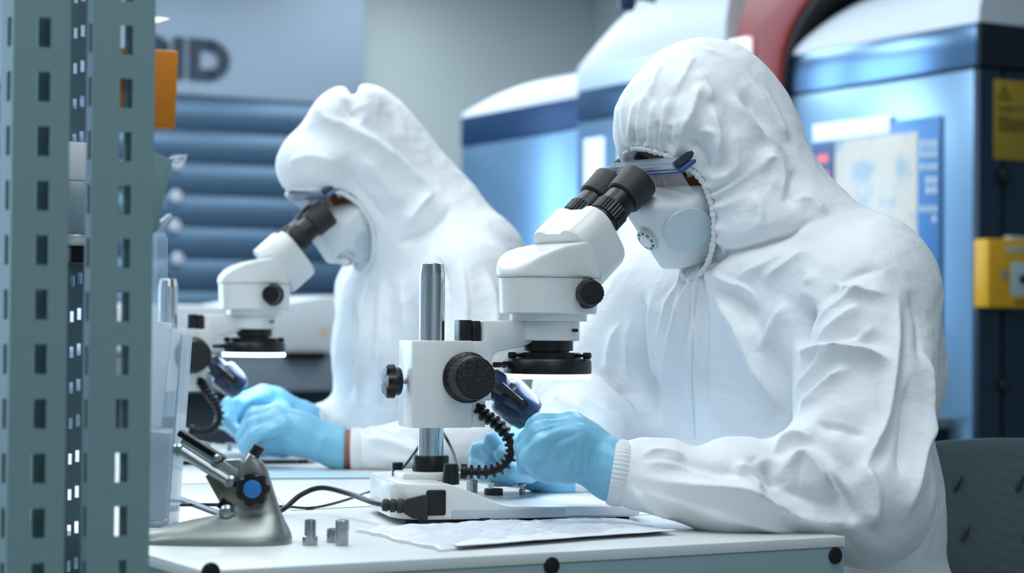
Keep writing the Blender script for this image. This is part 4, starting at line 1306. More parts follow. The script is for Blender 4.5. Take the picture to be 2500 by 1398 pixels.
for k in range(5):
    a = 2 * PI * k / 5
    MB().tube([(0, 0, 0.09), (0.26 * math.cos(a), 0.26 * math.sin(a), 0.065)], 0.016, n=12).build('base_leg', M_dark, ch)
    MB().lathe([(0.026, -0.012), (0.026, 0.012)], (0.27 * math.cos(a), 0.27 * math.sin(a), 0.026), (-math.sin(a), math.cos(a), 0), n=20).build('caster', M_rubber, ch)

# ------------------------------------------------------------------ rack uprights in the foreground
M_post = mat('grey_green_powder_coat', (126, 154, 156), 0.5, bump=0.06, bscale=500)
M_galv = mat('galvanised_steel', (96, 116, 124), 0.4, 0.8)
def slotted(mb, x0, x1, y0, y1, z0, z1, h0, h1, ph, pitch, hh, axis):
    """a thin plate with a column of slots; axis 0: plate spans x (thin in y); axis 1: plate spans y (thin in x)"""
    def bx_(a, b, za, zb):
        if axis == 0: mb.box((a, y0, za), (b, y1, zb))
        else: mb.box((x0, a, za), (x1, b, zb))
    lo, hi = (x0, x1) if axis == 0 else (y0, y1)
    bx_(lo, h0, z0, z1); bx_(h1, hi, z0, z1)
    z = z0; k = math.ceil((z0 - ph) / pitch)
    while z < z1:
        c = ph + k * pitch
        a = min(z1, c - hh / 2)
        if a > z: bx_(h0, h1, z, a)
        z = c + hh / 2; k += 1
def upright(name, label, pxa, pxb, hpa, hpb, ypl, zhole, D, lipf, sl):
    a = onplane(pxa, 700, 1, ypl)[0]; b = onplane(pxb, 700, 1, ypl)[0]
    h0 = onplane(hpa, 700, 1, ypl)[0]; h1 = onplane(hpb, 700, 1, ypl)[0]
    r = thing(name, label, 'rack upright', ((a + b) / 2, ypl, 0), 0, 'slotted rack uprights')
    mb = MB()
    t = 0.002
    slotted(mb, a, b, ypl, ypl + t, 0.006, 2.1, h0, h1, zhole, 0.0497, 0.0272, 0)
    slotted(mb, a, a + t, ypl + t, ypl + D, 0.006, 2.1, ypl + sl[0], ypl + sl[1], zhole, 0.0497, 0.0272, 1)
    slotted(mb, b - t, b, ypl + t, ypl + D, 0.006, 2.1, ypl + sl[0], ypl + sl[1], zhole, 0.0497, 0.0272, 1)
    lx = a + lipf * (b - a)
    mb.box((lx, ypl + D - .002, 0.006), (b - t, ypl + D, 2.1))
    mb.box((a + t, ypl + D - .002, 0.006), (a + 0.35 * (b - a), ypl + D, 2.1))
    world_part(mb, 'channel', M_post, r)
    world_part(MB().box((a - .01, ypl - .01, 0), (b + .01, ypl + D + .01, 0.006), .001), 'foot_plate', M_post, r)
    return a, b
YP = 1.836
za = onplane(302, 618, 1, YP)[2]
ra, rb = upright('slotted_upright', 'grey slotted steel upright beside the bench, carrying the orange tag', 220, 372, 287, 318, YP, za, 0.018, 0.60, (0.004, 0.012))
zb3 = onplane(98, 610, 1, YP)[2]
la, lb = upright('slotted_upright', 'grey slotted steel upright at the picture edge, away from the bench', 25, 165, 84, 118, YP, zb3, 0.042, 0.65, (0.008, 0.020))
# thin galvanised upright between and behind them
g0 = P(163, 700, 2.2); g1 = P(216, 700, 2.2)
gu = thing('galvanised_upright', 'thin dark galvanised upright with two rows of slots, seen between grey uprights', 'rack upright', ((g0[0] + g1[0]) / 2, g0[1], 0))
mb = MB(); gx0, gx1 = g0[0] - .006, g0[0] + .040; gy = g0[1]
zg = P(197, 78, 2.2)[2]
c1 = P(179, 700, 2.2)[0]; c2_ = P(200, 700, 2.2)[0]
slotted(mb, gx0, (c1 + c2_) / 2, gy, gy + .0015, 0.004, 2.0, c1 - .002, c1 + .002, zg, .0382, .0115, 0)
slotted(mb, (c1 + c2_) / 2, gx1, gy, gy + .0015, 0.004, 2.0, c2_ - .0022, c2_ + .0022, zg + .003, .0382, .0125, 0)
world_part(mb, 'channel', M_galv, gu)
world_part(MB().box((gx0, gy - .002, 0), (gx1, gy + .016, 0.0038)), 'foot_plate', M_galv, gu)
# small shelf with carton between the uprights
q = P(190, 568, 2.12)
sh = thing('bracket_shelf', 'small bright steel bracket shelf fixed to the thin galvanised upright', 'shelf', (q[0], gy - .02, q[2]))
world_part(MB().box((gx0 - .012, gy - .050, q[2] - .012), (gx1 - .004, gy - .001, q[2]), .001), 'shelf_plate', M_chrome, sh)
world_part(MB().box((gx0 - .004, gy - .046, q[2] - .03), (gx1 - .006, gy - .004, q[2] - .0125), .001), 'bracket', M_dark, sh)
z1 = P(190, 434, 2.12)[2]; z2 = P(190, 338, 2.12)[2]
b1 = MB().box((gx0 - .008, gy - .046, q[2] + .0004), (gx1 - .006, gy - .004, z1), .002).build('steel_box', mat('satin_steel', (150, 170, 180), 0.35, 0.7), None, ((gx0 + gx1) / 2, gy - .02, q[2]))
tag(b1, 'satin steel box on the small bracket shelf between the uprights', 'box')
b2 = MB().box((gx0 - .008, gy - .044, z1 + .0004), (gx1 - .008, gy - .006, z2), .001).build('white_carton', mat('white_card', (235, 238, 242), 0.6), None, ((gx0 + gx1) / 2, gy - .02, z1))
tag(b2, 'white carton on top of the steel box between the uprights', 'carton')
# orange tag, white card and bracket held by the near upright
M_orange = mat('orange_plastic', (226, 132, 30), 0.45)
yo = YP + .0185
def onY(px, py, y): return onplane(px, py, 1, y)
a = onY(374, 121, yo); b = onY(437, 124, yo); c = onY(429, 315, yo); d = onY(371, 313, yo)
og = thing('orange_tag', 'orange plastic tag plate hooked behind the grey slotted upright', 'tag', (rb, yo, d[2]))
world_part(MB().prism([(rb - .03, d[2]), (c[0], c[2]), (b[0], b[2]), (rb - .03, a[2])], yo, yo + .012, axis=1, bev=.002), 'plate', M_orange, og)
wc = thing('white_card', 'small pointed white card tucked behind the top of the grey upright', 'card', (rb, yo, onY(378, 55, yo)[2]))
p_ = [onY(*k_, yo) for k_ in ((376, 26), (414, 33), (380, 56))]
mb = MB()
tp, rt_, bt_ = p_
cv = [(tp[0] - .02, yo, bt_[2]), (bt_[0], yo, bt_[2]), (rt_[0] + .012, yo + .030, rt_[2]), (tp[0], yo + .045, tp[2] + .002), (tp[0] - .02, yo + .045, tp[2] + .002)]
cv = cv + [(x, y + .0012, z - .0008) for x, y, z in cv]
mb.add(cv, [(0, 1, 2, 3, 4), (9, 8, 7, 6, 5), (0, 5, 6, 1), (1, 6, 7, 2), (2, 7, 8, 3), (3, 8, 9, 4), (4, 9, 5, 0)])
world_part(mb, 'card_sheet', mat('bright_card', (250, 250, 252), 0.5), wc)
bt = thing('sheet_bracket', 'grey folded sheet bracket with clear hooks behind the upright, under orange tag', 'bracket', (rb, yo, onY(400, 560, yo)[2]))
yb_ = yo
p_ = [onY(*k_, yb_) for k_ in ((376, 372), (421, 388), (388, 560), (374, 572))]
world_part(MB().prism([(rb - .02, p_[3][2])] + [(k_[0], k_[2]) for k_ in (p_[3], p_[2], p_[1], p_[0])] + [(rb - .02, p_[0][2])], yb_, yb_ + .003, axis=1, bev=.0008), 'plate', M_post, bt)
M_hook = glass('clear_hook', (220, 232, 240), 0.1, 0.35)
for pl_ in (((418, 384), (456, 377), (452, 392), (436, 404), (420, 398)), ((388, 546), (416, 520), (418, 530), (404, 552), (386, 558))):
    q_ = [onY(*k_, yb_) for k_ in pl_]
    world_part(MB().prism([(k_[0], k_[2]) for k_ in q_], yb_ - .004, yb_ + .008, axis=1, bev=.0015), 'clear_hook', M_hook, bt)
# ------------------------------------------------------------------ the two workers
M_suit = mat('white_coverall', (238, 240, 242), 0.62, bump=0.35, bscale=55, stretch=(1, 1, 1.4), sheen=0.1)
_nt = M_suit.node_tree
_tc = _nt.nodes.new('ShaderNodeTexCoord'); _nz = _nt.nodes.new('ShaderNodeTexNoise'); _nz.inputs['Scale'].default_value = 9; _nz.inputs['Detail'].default_value = 3
_ad = _nt.nodes.new('ShaderNodeVectorMath'); _ad.operation = 'MULTIPLY_ADD'; _ad.inputs[1].default_value = (0.10, 0.10, 0.10)
_vo = _nt.nodes.new('ShaderNodeTexVoronoi'); _vo.feature = 'DISTANCE_TO_EDGE'; _vo.inputs['Scale'].default_value = 13
_mr = _nt.nodes.new('ShaderNodeMapRange'); _mr.inputs[1].default_value = 0.0; _mr.inputs[2].default_value = 0.22
_b2 = _nt.nodes.new('ShaderNodeBump'); _b2.inputs['Strength'].default_value = 0.16; _b2.inputs['Distance'].default_value = 0.006; _b2.invert = True
_nt.links.new(_tc.outputs['Object'], _nz.inputs['Vector']); _nt.links.new(_nz.outputs['Color'], _ad.inputs[0]); _nt.links.new(_tc.outputs['Object'], _ad.inputs[2])
_nt.links.new(_ad.outputs[0], _vo.inputs['Vector']); _nt.links.new(_vo.outputs['Distance'], _mr.inputs[0]); _nt.links.new(_mr.outputs[0], _b2.inputs['Height'])
_ob = [n for n in _nt.nodes if n.type == 'BUMP' and n != _b2][0]
_nt.links.new(_ob.outputs['Normal'], _b2.inputs['Normal']); _nt.links.new(_b2.outputs['Normal'], _nt.nodes['Principled BSDF'].inputs['Normal'])
M_elastic = mat('gathered_elastic', (228, 231, 233), 0.7, bump=0.3, bscale=300)
M_glove = mat('blue_nitrile', (128, 192, 220), 0.38, var=0.05, vscale=30, bump=0.15, bscale=90, sss=0.15)
M_skin = mat('skin', (156, 98, 74), 0.5, var=0.08, vscale=40, sss=0.1)
M_hair = mat('dark_hair', (34, 26, 22), 0.5)
M_eyew = mat('eye_white', (226, 222, 218), 0.25)
M_iris = mat('eye_iris', (46, 30, 22), 0.2)
M_mask = mat('white_respirator', (232, 235, 236), 0.75, bump=0.08, bscale=400)
M_disc = mat('respirator_filter_disc', (206, 222, 228), 0.7)
M_valve = mat('valve_grey', (196, 208, 212), 0.45)
M_hole = mat('valve_opening', (92, 86, 66), 0.6)
M_gframe = mat('blue_goggle_frame', (40, 78, 150), 0.3, coat=0.3)
M_gclip = mat('goggle_clip', (20, 26, 40), 0.35)
M_gclear = glass('clear_goggle_brow', (200, 214, 226), 0.08, 0.22)
M_glens = glass('clear_goggle_lens', (235, 238, 240), 0.04, 0.015, fs=0.35)
M_zip = mat('zip_tape', (214, 224, 230), 0.6)
M_zipmetal = mat('zip_puller', (120, 130, 150), 0.3, 0.9)
M_shoe = mat('shoe_cover', (214, 220, 224), 0.6, bump=0.3, bscale=60)


def worker(S):
    root = thing('person', S['label'], 'person', (S['foot'][0], S['foot'][1], 0), 0)
    Hc = P(*S['head']); l_, u_, f_ = frame(S['face'], S.get('hup', (0, 0, 1)))
    # l_ points to the worker's own right or left; make it the side nearer the camera
    if l_ @ CF > 0: l_ = -l_
    R3 = np.stack([f_, u_, l_])
    def hd(f, u, l): return Hc + f_ * f + u_ * u + l_ * l
    k = S['k']
    J = {n: (P(*v) if S.get('pxd', True) and len(v) == 3 and v[0] > 50 else np.array(v, float)) for n, v in S['joints'].items()}
    yv = np.array(S['across'], float); yv /= np.linalg.norm(yv)

    def trunk(s, infl):
        s.cap(J['pelvis'], J['waist'], S['r']['pelvis'], S['r']['waist'], k=0.05, w=yv, s=1.32, infl=infl)
        s.cap(J['waist'], J['chest'], S['r']['waist'], S['r']['chest'], k=0.05, w=yv, s=1.32, infl=infl)
        s.cap(J['sh_n'], J['sh_f'], S['r']['sh'], S['r']['sh'], k=0.06, infl=infl)
        for e in S.get('extra', []):
            s.cap(P(*e[0]), P(*e[1]), e[2], e[3], k=0.05, infl=infl)

    def limbs(s, infl, wr):
        for n in ('n', 'f'):
            rr = S['r']['arm_' + n]
            s.cap(J['sh_' + n], J['el_' + n], rr[0], rr[1], k=0.016, infl=infl)
            mid = J.get('fm_' + n)
            if mid is None: mid = J['el_' + n] * .5 + J['wr_' + n] * .5
            s.cap(J['el_' + n], mid, rr[1], rr[2], k=0.03, infl=infl)
            s.cap(mid, J['wr_' + n], rr[2], wr if wr else rr[3], k=0.03, infl=infl)
            s.cap(J['hip_' + n], J['kn_' + n], 0.098, 0.078, k=0.05, infl=infl)
            s.cap(J['kn_' + n], J['an_' + n], 0.075, 0.055, k=0.03, infl=infl)

    pts = np.array(list(J.values()))
    lo = pts.min(0) - 0.22; hi = pts.max(0) + 0.22
    lo[2] = -0.02; hi[2] = Hc[2] + 0.26
    lo = np.minimum(lo, Hc - 0.26); hi[:2] = np.maximum(hi[:2], Hc[:2] + 0.26)

    # ---- body: one continuous skin surface, with head, face, hands
    b = SDF(lo, hi, 0.0055)
    trunk(b, -0.045); limbs(b, -0.022, 0.046)
    b.chain([J['neck'], hd(-0.03, -0.07, 0)], [0.055, 0.052], k=0.03)
    b.ell(hd(-0.012, 0.022, 0), (0.094, 0.098, 0.076), R3, k=0.02)
    b.ell(hd(0.012, -0.045, 0), (0.074, 0.078, 0.064), R3, k=0.03)
    b.ell(hd(0.042, -0.095, 0), (0.030, 0.022, 0.026), R3, k=0.03)
    b.cap(hd(0.076, 0.030, -0.03), hd(0.076, 0.030, 0.03), 0.015, k=0.015)
    for sgn in (-1, 1):
        b.ell(hd(0.094, 0.004, sgn * 0.032), (0.017, 0.012, 0.017), R3, k=0.010, sub=True)
        b.ell(hd(0.062, -0.03, sgn * 0.045), (0.024, 0.022, 0.022), R3, k=0.02)
        b.ell(hd(-0.01, -0.012, sgn * 0.078), (0.016, 0.030, 0.008), R3, k=0.008)
    b.cap(hd(0.084, 0.006, 0), hd(0.104, -0.032, 0), 0.008, 0.012, k=0.012)
    b.cap(hd(0.084, -0.066, -0.018), hd(0.084, -0.066, 0.018), 0.008, k=0.01)
    def hand(s, H, infl, kk):
        s.cap(H['wrist0'], H['wrist'], H['rw'], H['rw'] * .96, k=0.015, infl=infl)
        s.cap(H['wrist'], H['palm'], H['rw'] * .95, H['rp'], k=0.02, infl=infl)
        for fq in H['fill']:
            s.cap(H['palm'], fq[0], H['rp'] * .8, fq[1], k=0.015, infl=infl)
        for fg in H['fingers']:
            s.cap(H['palm'], fg[0], H['rp'] * .78, 0.0145, k=0.014, infl=infl)
            rs = [0.0140, 0.0125, 0.0112, 0.0095]
            s.chain(fg, rs[:len(fg)], k=kk, infl=infl)
        s.chain(H['thumb'], [0.019, 0.0135, 0.0118, 0.0095][:len(H['thumb'])], k=0.01, infl=infl)
    hands = {}
    for n in ('n', 'f'):
        h = S['hand_' + n]
        hands[n] = dict(wrist0=J['wr_' + n] * 1.0, wrist=P(*h['wrist']), palm=P(*h['palm']), rw=h['rw'], rp=h['rp'],
                        fingers=[[P(*q) for q in fg] for fg in h['fingers']], thumb=[P(*q) for q in h['thumb']], fill=[(P(*q[0]), q[1]) for q in h.get('fill', [])])
        e = J['el_' + n]; w = J['wr_' + n]
        hands[n]['wrist0'] = w + (e - w) / np.linalg.norm(e - w) * h.get('in', 0.02)
        hand(b, hands[n], -0.004, 0.004)
    V, Q = b.mesh(); V = relax(V, Q, 1, 0.5)
    body = quad_object('body', V, Q, M_skin, root)
    for sgn in (-1, 1):
        c_ = hd(0.076, 0.004, sgn * 0.032)
        ey = world_part(MB().lathe([(0.0115 * math.sin(PI * i / 14), -0.0115 * math.cos(PI * i / 14)) for i in range(15)], c_, f_, n=20, cap=False), 'eye', M_eyew, root)
        ir = world_part(MB().lathe([(0.0055, 0.0102), (0.0050, 0.0112), (0.0005, 0.0117)], c_, f_, n=20), 'iris', M_iris, root); ir.parent = ey
        pts_ = [hd(0.0875, 0.034, sgn * 0.012), hd(0.0905, 0.040, sgn * 0.028), hd(0.083, 0.036, sgn * 0.046)]
        world_part(MB().tube(spline(pts_, 5), 0.0035, n=8, rr=None), 'eyebrow', M_hair, root)

    # ---- coverall with hood
    s = SDF(lo, hi, S.get('h', 0.006))
    trunk(s, 0); limbs(s, 0, None)
    for e in S.get('bulge', []):
        s.cap(P(*e[0]), P(*e[1]), e[2], e[2], k=0.02)
    for e in S['hood']:
        if e[0] == 'ell': s.ell(hd(*e[1]), e[2], R3, k=e[3])
        elif e[0] == 'cap': s.cap(e[1] if not isinstance(e[1], tuple) else hd(*e[1]), e[2] if not isinstance(e[2], tuple) else hd(*e[2]), e[3], e[4], k=e[5])
        elif e[0] == 'sub': s.cap(P(*e[1]), P(*e[2]), e[3], e[4], k=e[5], sub=True)
        elif e[0] == 'pcap': s.cap(P(*e[1]), P(*e[2]), e[3], e[4], k=e[5])
    f0 = s.f.copy()
    for e in S['hoodcut']:
        s.ell(hd(*e[0]), e[1], R3, k=0.004, sub=True)
    def sample(p):
        i = np.round((np.asarray(p) - s.lo) / s.h).astype(int)
        i = np.clip(i, 0, s.n - 1)
        return f0[tuple(i)]
    # edge of the face opening: where the cut meets the cloth
    (c0_, r0_) = S['hoodcut'][0]
    rim = []
    for i in range(96):
        a_ = 2 * PI * i / 96
        best = None
        for ff in np.linspace(c0_[0] - 0.005, c0_[0] - r0_[0] * 0.97, 70):
            q_ = math.sqrt(max(0, 1 - ((ff - c0_[0]) / r0_[0]) ** 2))
            p_ = hd(ff, c0_[1] + r0_[1] * q_ * math.sin(a_), c0_[2] + r0_[2] * q_ * math.cos(a_))
            if sample(p_) < 0:
                best = p_; break
        if best is not None: rim.append(best)
    rim = np.array(rim)
    for _ in range(4):
        rim = 0.5 * rim + 0.25 * (np.roll(rim, 1, 0) + np.roll(rim, -1, 0))
    V, Q = s.mesh()
    V = relax(V, Q, 2, 0.5)
    V, Q = subdivide(V, Q)
    V = relax(V, Q, 1, 0.5)
    bv = tri_bvh(V, Q)
    V = wrinkle(V, Q, 0.0030, 11, seed=S['seed'], stretch=(1, 1, .7))
    V = wrinkle(V, Q, 0.0014, 32, seed=S['seed'] + 20)
    V = apply_folds(V, Q, S['folds'], bv)
    if S.get('gather', True):
        # pleats running out from the elastic
        near = np.where(np.linalg.norm(V - rim.mean(0), axis=1) < 0.17)[0]
        d_ = np.sqrt(((V[near][:, None, :] - rim[None]) ** 2).sum(2)).min(1)
        rel = V[near] - hd(*c0_)
        ang = np.arctan2(rel @ u_ / r0_[1], rel @ l_ / r0_[2])
        out_ = np.sqrt((rel @ u_ / r0_[1]) ** 2 + (rel @ l_ / r0_[2]) ** 2)
        ph = ang * 26 + 2.6 * np.sin(ang * 5 + 1) + 1.5 * np.sin(ang * 11)
        wv = 1 - np.abs(np.sin(ph / 2)) * 1.6
        L_ = 0.022 + 0.014 * np.sin(ang * 7 + 2) 
        amp_ = 0.0050 * np.exp(-d_ / L_)
        N_ = vnormals(V, Q)
        V[near] += N_[near] * (wv * amp_)[:, None]
    suit = quad_object('coverall', V, Q, M_suit, root)
    sb = tri_bvh(V, Q)
    loop = resample(np.concatenate([rim, rim[:1]]), 0.0022)
    if S.get('gather', True):
        rr = [0.0036 + 0.0007 * (math.sin(i * 1.7) + 0.6 * math.sin(i * 0.63)) for i in range(len(loop))]
    else:
        rr = [0.0042] * len(loop)
    world_part(MB().tube([tuple(p) for p in loop], 0.005, n=8, rr=rr), 'hood_elastic', M_elastic, suit_child(root, suit))
    # zip and puller
    zp = [cast(sb, *q) for q in S.get('zip', [])]
    zp = [q for q in zp if q is not None]
    if len(zp) > 2:
        zc = resample(np.array(spline(zp, 6)), 0.006)
        world_part(MB().tube([tuple(p) for p in zc], 0.0013, n=6), 'zip_tape', M_zip, suit_child(root, suit))
        world_part(MB().tube([tuple(zc[0] - CF * 0.003), tuple(zc[0] - CF * 0.004 + np.array([0, 0, -.012]))], 0.0028, n=8), 'zip_puller', M_zipmetal, suit_child(root, suit))
    # cuffs
    for n in ('n', 'f'):
        w = J['wr_' + n]; mid = J.get('fm_' + n)
        if mid is None: mid = J['el_' + n] * .5 + J['wr_' + n] * .5
        ax = Vector(w - mid).normalized()
        r0 = S['r']['arm_' + n][3]
        prof = [(r0 * .90, 0.004), (r0 * 1.03, 0.010), (r0 * 1.07, 0.018), (r0 * 1.04, 0.025), (r0 * 1.01, 0.0275), (r0 * .90, 0.027), (r0 * .80, 0.018)]
        cf = MB().lathe(prof, w - np.array(ax) * 0.006, ax, n=176, cap=False, rib=44, ribd=0.0009, ribrange=(0, 4))
        world_part(cf, 'cuff', M_elastic, suit_child(root, suit))

    # ---- gloves
    for n in ('n', 'f'):
        H = hands[n]
        allp = np.array([H['wrist0'], H['wrist'], H['palm']] + [q for fg in H['fingers'] for q in fg] + H['thumb'])
        g = SDF(allp.min(0) - 0.05, allp.max(0) + 0.05, S.get('gh', 0.002))
        hand(g, H, 0.0, 0.006)
        d = H['wrist0'] - H['wrist']; d = d / np.linalg.norm(d)
        cutp = H['wrist'] + d * S['hand_' + n].get('cuff', 0.03)
        g.plane(cutp, d)
        V, Q = g.mesh(); V = relax(V, Q, 2, 0.5)
        V = wrinkle(V, Q, 0.0012, 55, seed=31 + S['seed'], stretch=(1, 1, 1))
        V = apply_folds(V, Q, S['gfolds_' + n])
        V = relax(V, Q, 1, 0.4)
        quad_object('glove', V, Q, M_glove, root)

    # ---- respirator
    hp = []
    for (f, u, l, r) in S['mask']:
        for sg in ((1, -1) if l else (1,)):
            c_ = hd(f, u, l * sg)
            for i in range(10):
                for j in range(6):
                    th = 2 * PI * i / 10; ph = -PI / 2 + PI * (j + .5) / 6
                    hp.append(c_ + r * (f_ * math.cos(th) * math.cos(ph) + u_ * math.sin(ph) + l_ * math.sin(th) * math.cos(ph)))
    bmm = bmesh.new()
    vv = [bmm.verts.new(p) for p in hp]
    res = bmesh.ops.convex_hull(bmm, input=vv)
    bmesh.ops.delete(bmm, geom=[v for v in bmm.verts if not v.link_faces], context='VERTS')
    mk = world_part(MB().bm(bmm, True), 'respirator', M_mask, root)
    rm = mk.modifiers.new('r', 'REMESH'); rm.mode = 'VOXEL'; rm.voxel_size = 0.003; rm.use_smooth_shade = True
    sm = mk.modifiers.new('s', 'SMOOTH'); sm.iterations = 6
    mv = [v.co + Vector(root.location) for v in mk.data.vertices]
    mbvh = BVHTree.FromPolygons(mv, [tuple(p.vertices) for p in mk.data.polygons])
    def oncast(px, py):
        r_ = Vector(ray(px, py)).normalized()
        hh = mbvh.ray_cast(Vector(CAM), r_, 30)
        return (hh[0], hh[1]) if hh[0] is not None else (None, None)
    if 'disc' in S:
        c_, nn = oncast(S['disc'][0], S['disc'][1])
        if c_ is not None:
            nn = sum((oncast(S['disc'][0] + dx, S['disc'][1] + dy)[1] or nn for dx in (-30, 0, 30) for dy in (-30, 0, 30)), Vector((0, 0, 0))).normalized()
            world_part(MB().lathe([(S['disc'][2], -0.010), (S['disc'][2], 0.0002), (S['disc'][2] * .975, 0.0008), (0.001, 0.0009)], c_ , nn, n=64), 'filter_disc', M_disc, root).parent = mk
    if 'valve' in S:
        c_, nn = oncast(S['valve'][0], S['valve'][1])
        if c_ is None:
            c_ = Vector(hd(0.165, -0.037, 0)); nn = Vector(f_)
        nn = (nn * 0.6 + Vector(f_) * 0.6).normalized()
        r = S['valve'][2]
        vb = world_part(MB().lathe([(r * 1.08, -0.004), (r * 1.08, 0.001), (r * 0.96, 0.0045), (r * .84, 0.005), (r * .80, 0.0035)], c_, nn, n=40), 'valve', M_valve, root)
        ho = world_part(MB().lathe([(r * .82, 0.001), (r * .82, 0.0042), (r * .3, 0.0043)], c_, nn, n=40), 'valve_opening', M_hole, root)
        t1 = nn.cross(Vector((0, 0, 1))).normalized(); t2 = nn.cross(t1)
        mb = MB().lathe([(r * .60, 0.001), (r * .60, 0.0062), (r * .54, 0.0072), (0.0005, 0.0073)], c_, nn, n=32)
        for i in range(9):
            a = 2 * PI * i / 9
            dv = t1 * math.cos(a) + t2 * math.sin(a)
            mb.tube([c_ + nn * .0045 + dv * r * .5, c_ + nn * .0045 + dv * r * .9], 0.0016, n=6)
        cvp = world_part(mb, 'valve_cap', M_mask, root)
        vb.parent = mk; ho.parent = mk; cvp.parent = mk

    # ---- goggles
    G = S['goggles']
    def gpt(t, du, df=0.0):
        """along the brow, t from -1 (far temple) to 1 (near temple)"""
        return hd(G['f'] - G.get('bend', 0.008) * abs(t) ** 2.6 + df - G.get('skew', 0) * t, G['u'] - G.get('tilt', 0) * t + du - G.get('droop', 0.004) * abs(t) ** 2, G['w'] * t)
    gg = world_part(MB().tube([gpt(t / 12, 0.0) for t in range(-12, 13)], 0.0034, n=10), 'goggles', M_gframe, root)
    vs = []; fs = []
    nn_ = 25
    for i in range(nn_):
        t = -1 + 2 * i / (nn_ - 1)
        for (du, df) in ((0.002, 0.004), (0.013, 0.006), (0.016, 0.002), (0.015, -0.010), (0.004, -0.010)):
            vs.append(gpt(t, du, df))
    for i in range(nn_ - 1):
        for j in range(5):
            fs.append((i * 5 + j, i * 5 + (j + 1) % 5, (i + 1) * 5 + (j + 1) % 5, (i + 1) * 5 + j))
    fs += [(0, 1, 2, 3, 4), tuple(range(nn_ * 5 - 5, nn_ * 5))]
    world_part(MB().add(vs, fs, False), 'brow_guard', M_gclear, root).parent = gg
    vs = []; fs = []
    for i in range(nn_):
        t = -1 + 2 * i / (nn_ - 1)
        for j in range(8):
            q = j / 7
            vs.append(gpt(t * (1 - 0.10 * q), -0.002 - 0.050 * q * (1 - 0.25 * abs(t) ** 3) + 0.010 * q * math.exp(-(t * 5) ** 2), 0.001 - 0.004 * q * q))
    for i in range(nn_ - 1):
        for j in range(7):
            fs.append((i * 8 + j, i * 8 + j + 1, (i + 1) * 8 + j + 1, (i + 1) * 8 + j))
    ln = world_part(MB().add(vs, fs, True), 'lens', M_glens, root); ln.parent = gg
    for sgn in (-1, 1):
        e0 = gpt(sgn, 0.004); e1 = gpt(sgn, 0.004) - f_ * 0.045 - u_ * 0.004 + l_ * sgn * 0.004
        cl = MB(); 
        cl.tube([gpt(sgn * .97, 0.010, 0.002), gpt(sgn, 0.008, -0.012), e1 + u_ * 0.002], 0.0055, n=8)
        world_part(cl, 'temple_clip', M_gclip, root).parent = gg
        world_part(MB().tube([gpt(sgn * .96, 0.0), gpt(sgn, -0.001, -0.010), e1 - u_ * 0.006], 0.0045, n=8), 'temple_arm', M_gframe, root).parent = gg
    # ---- overshoes
    for n in ('n', 'f'):
        a = J['an_' + n]
        fwd = np.array([-1.0, 0, 0])
        z = SDF(a + np.array([-.30, -.1, -.12]), a + np.array([.12, .1, .12]), 0.006)
        z.cap(np.array([a[0] + .03, a[1], 0.045]), np.array([a[0] - .18, a[1], 0.038]), 0.050, 0.042, k=0.02)
        z.cap(np.array([a[0], a[1], 0.06]), np.array([a[0], a[1], 0.17]), 0.052, 0.060, k=0.02)
        z.plane(np.array([0, 0, 0.003]), np.array([0, 0, -1.0]))
        V, Q = z.mesh(); V = relax(V, Q, 1, .5)
        quad_object('shoe_cover', V, Q, M_shoe, root)
    return root


def suit_child(root, suit):
    """parts of the coverall hang from the coverall; its origin is the person's"""
    class _P: pass
    suit_loc = Vector(root.location)
    class Holder:
        location = suit_loc
    h = Holder(); h.target = suit
    return h


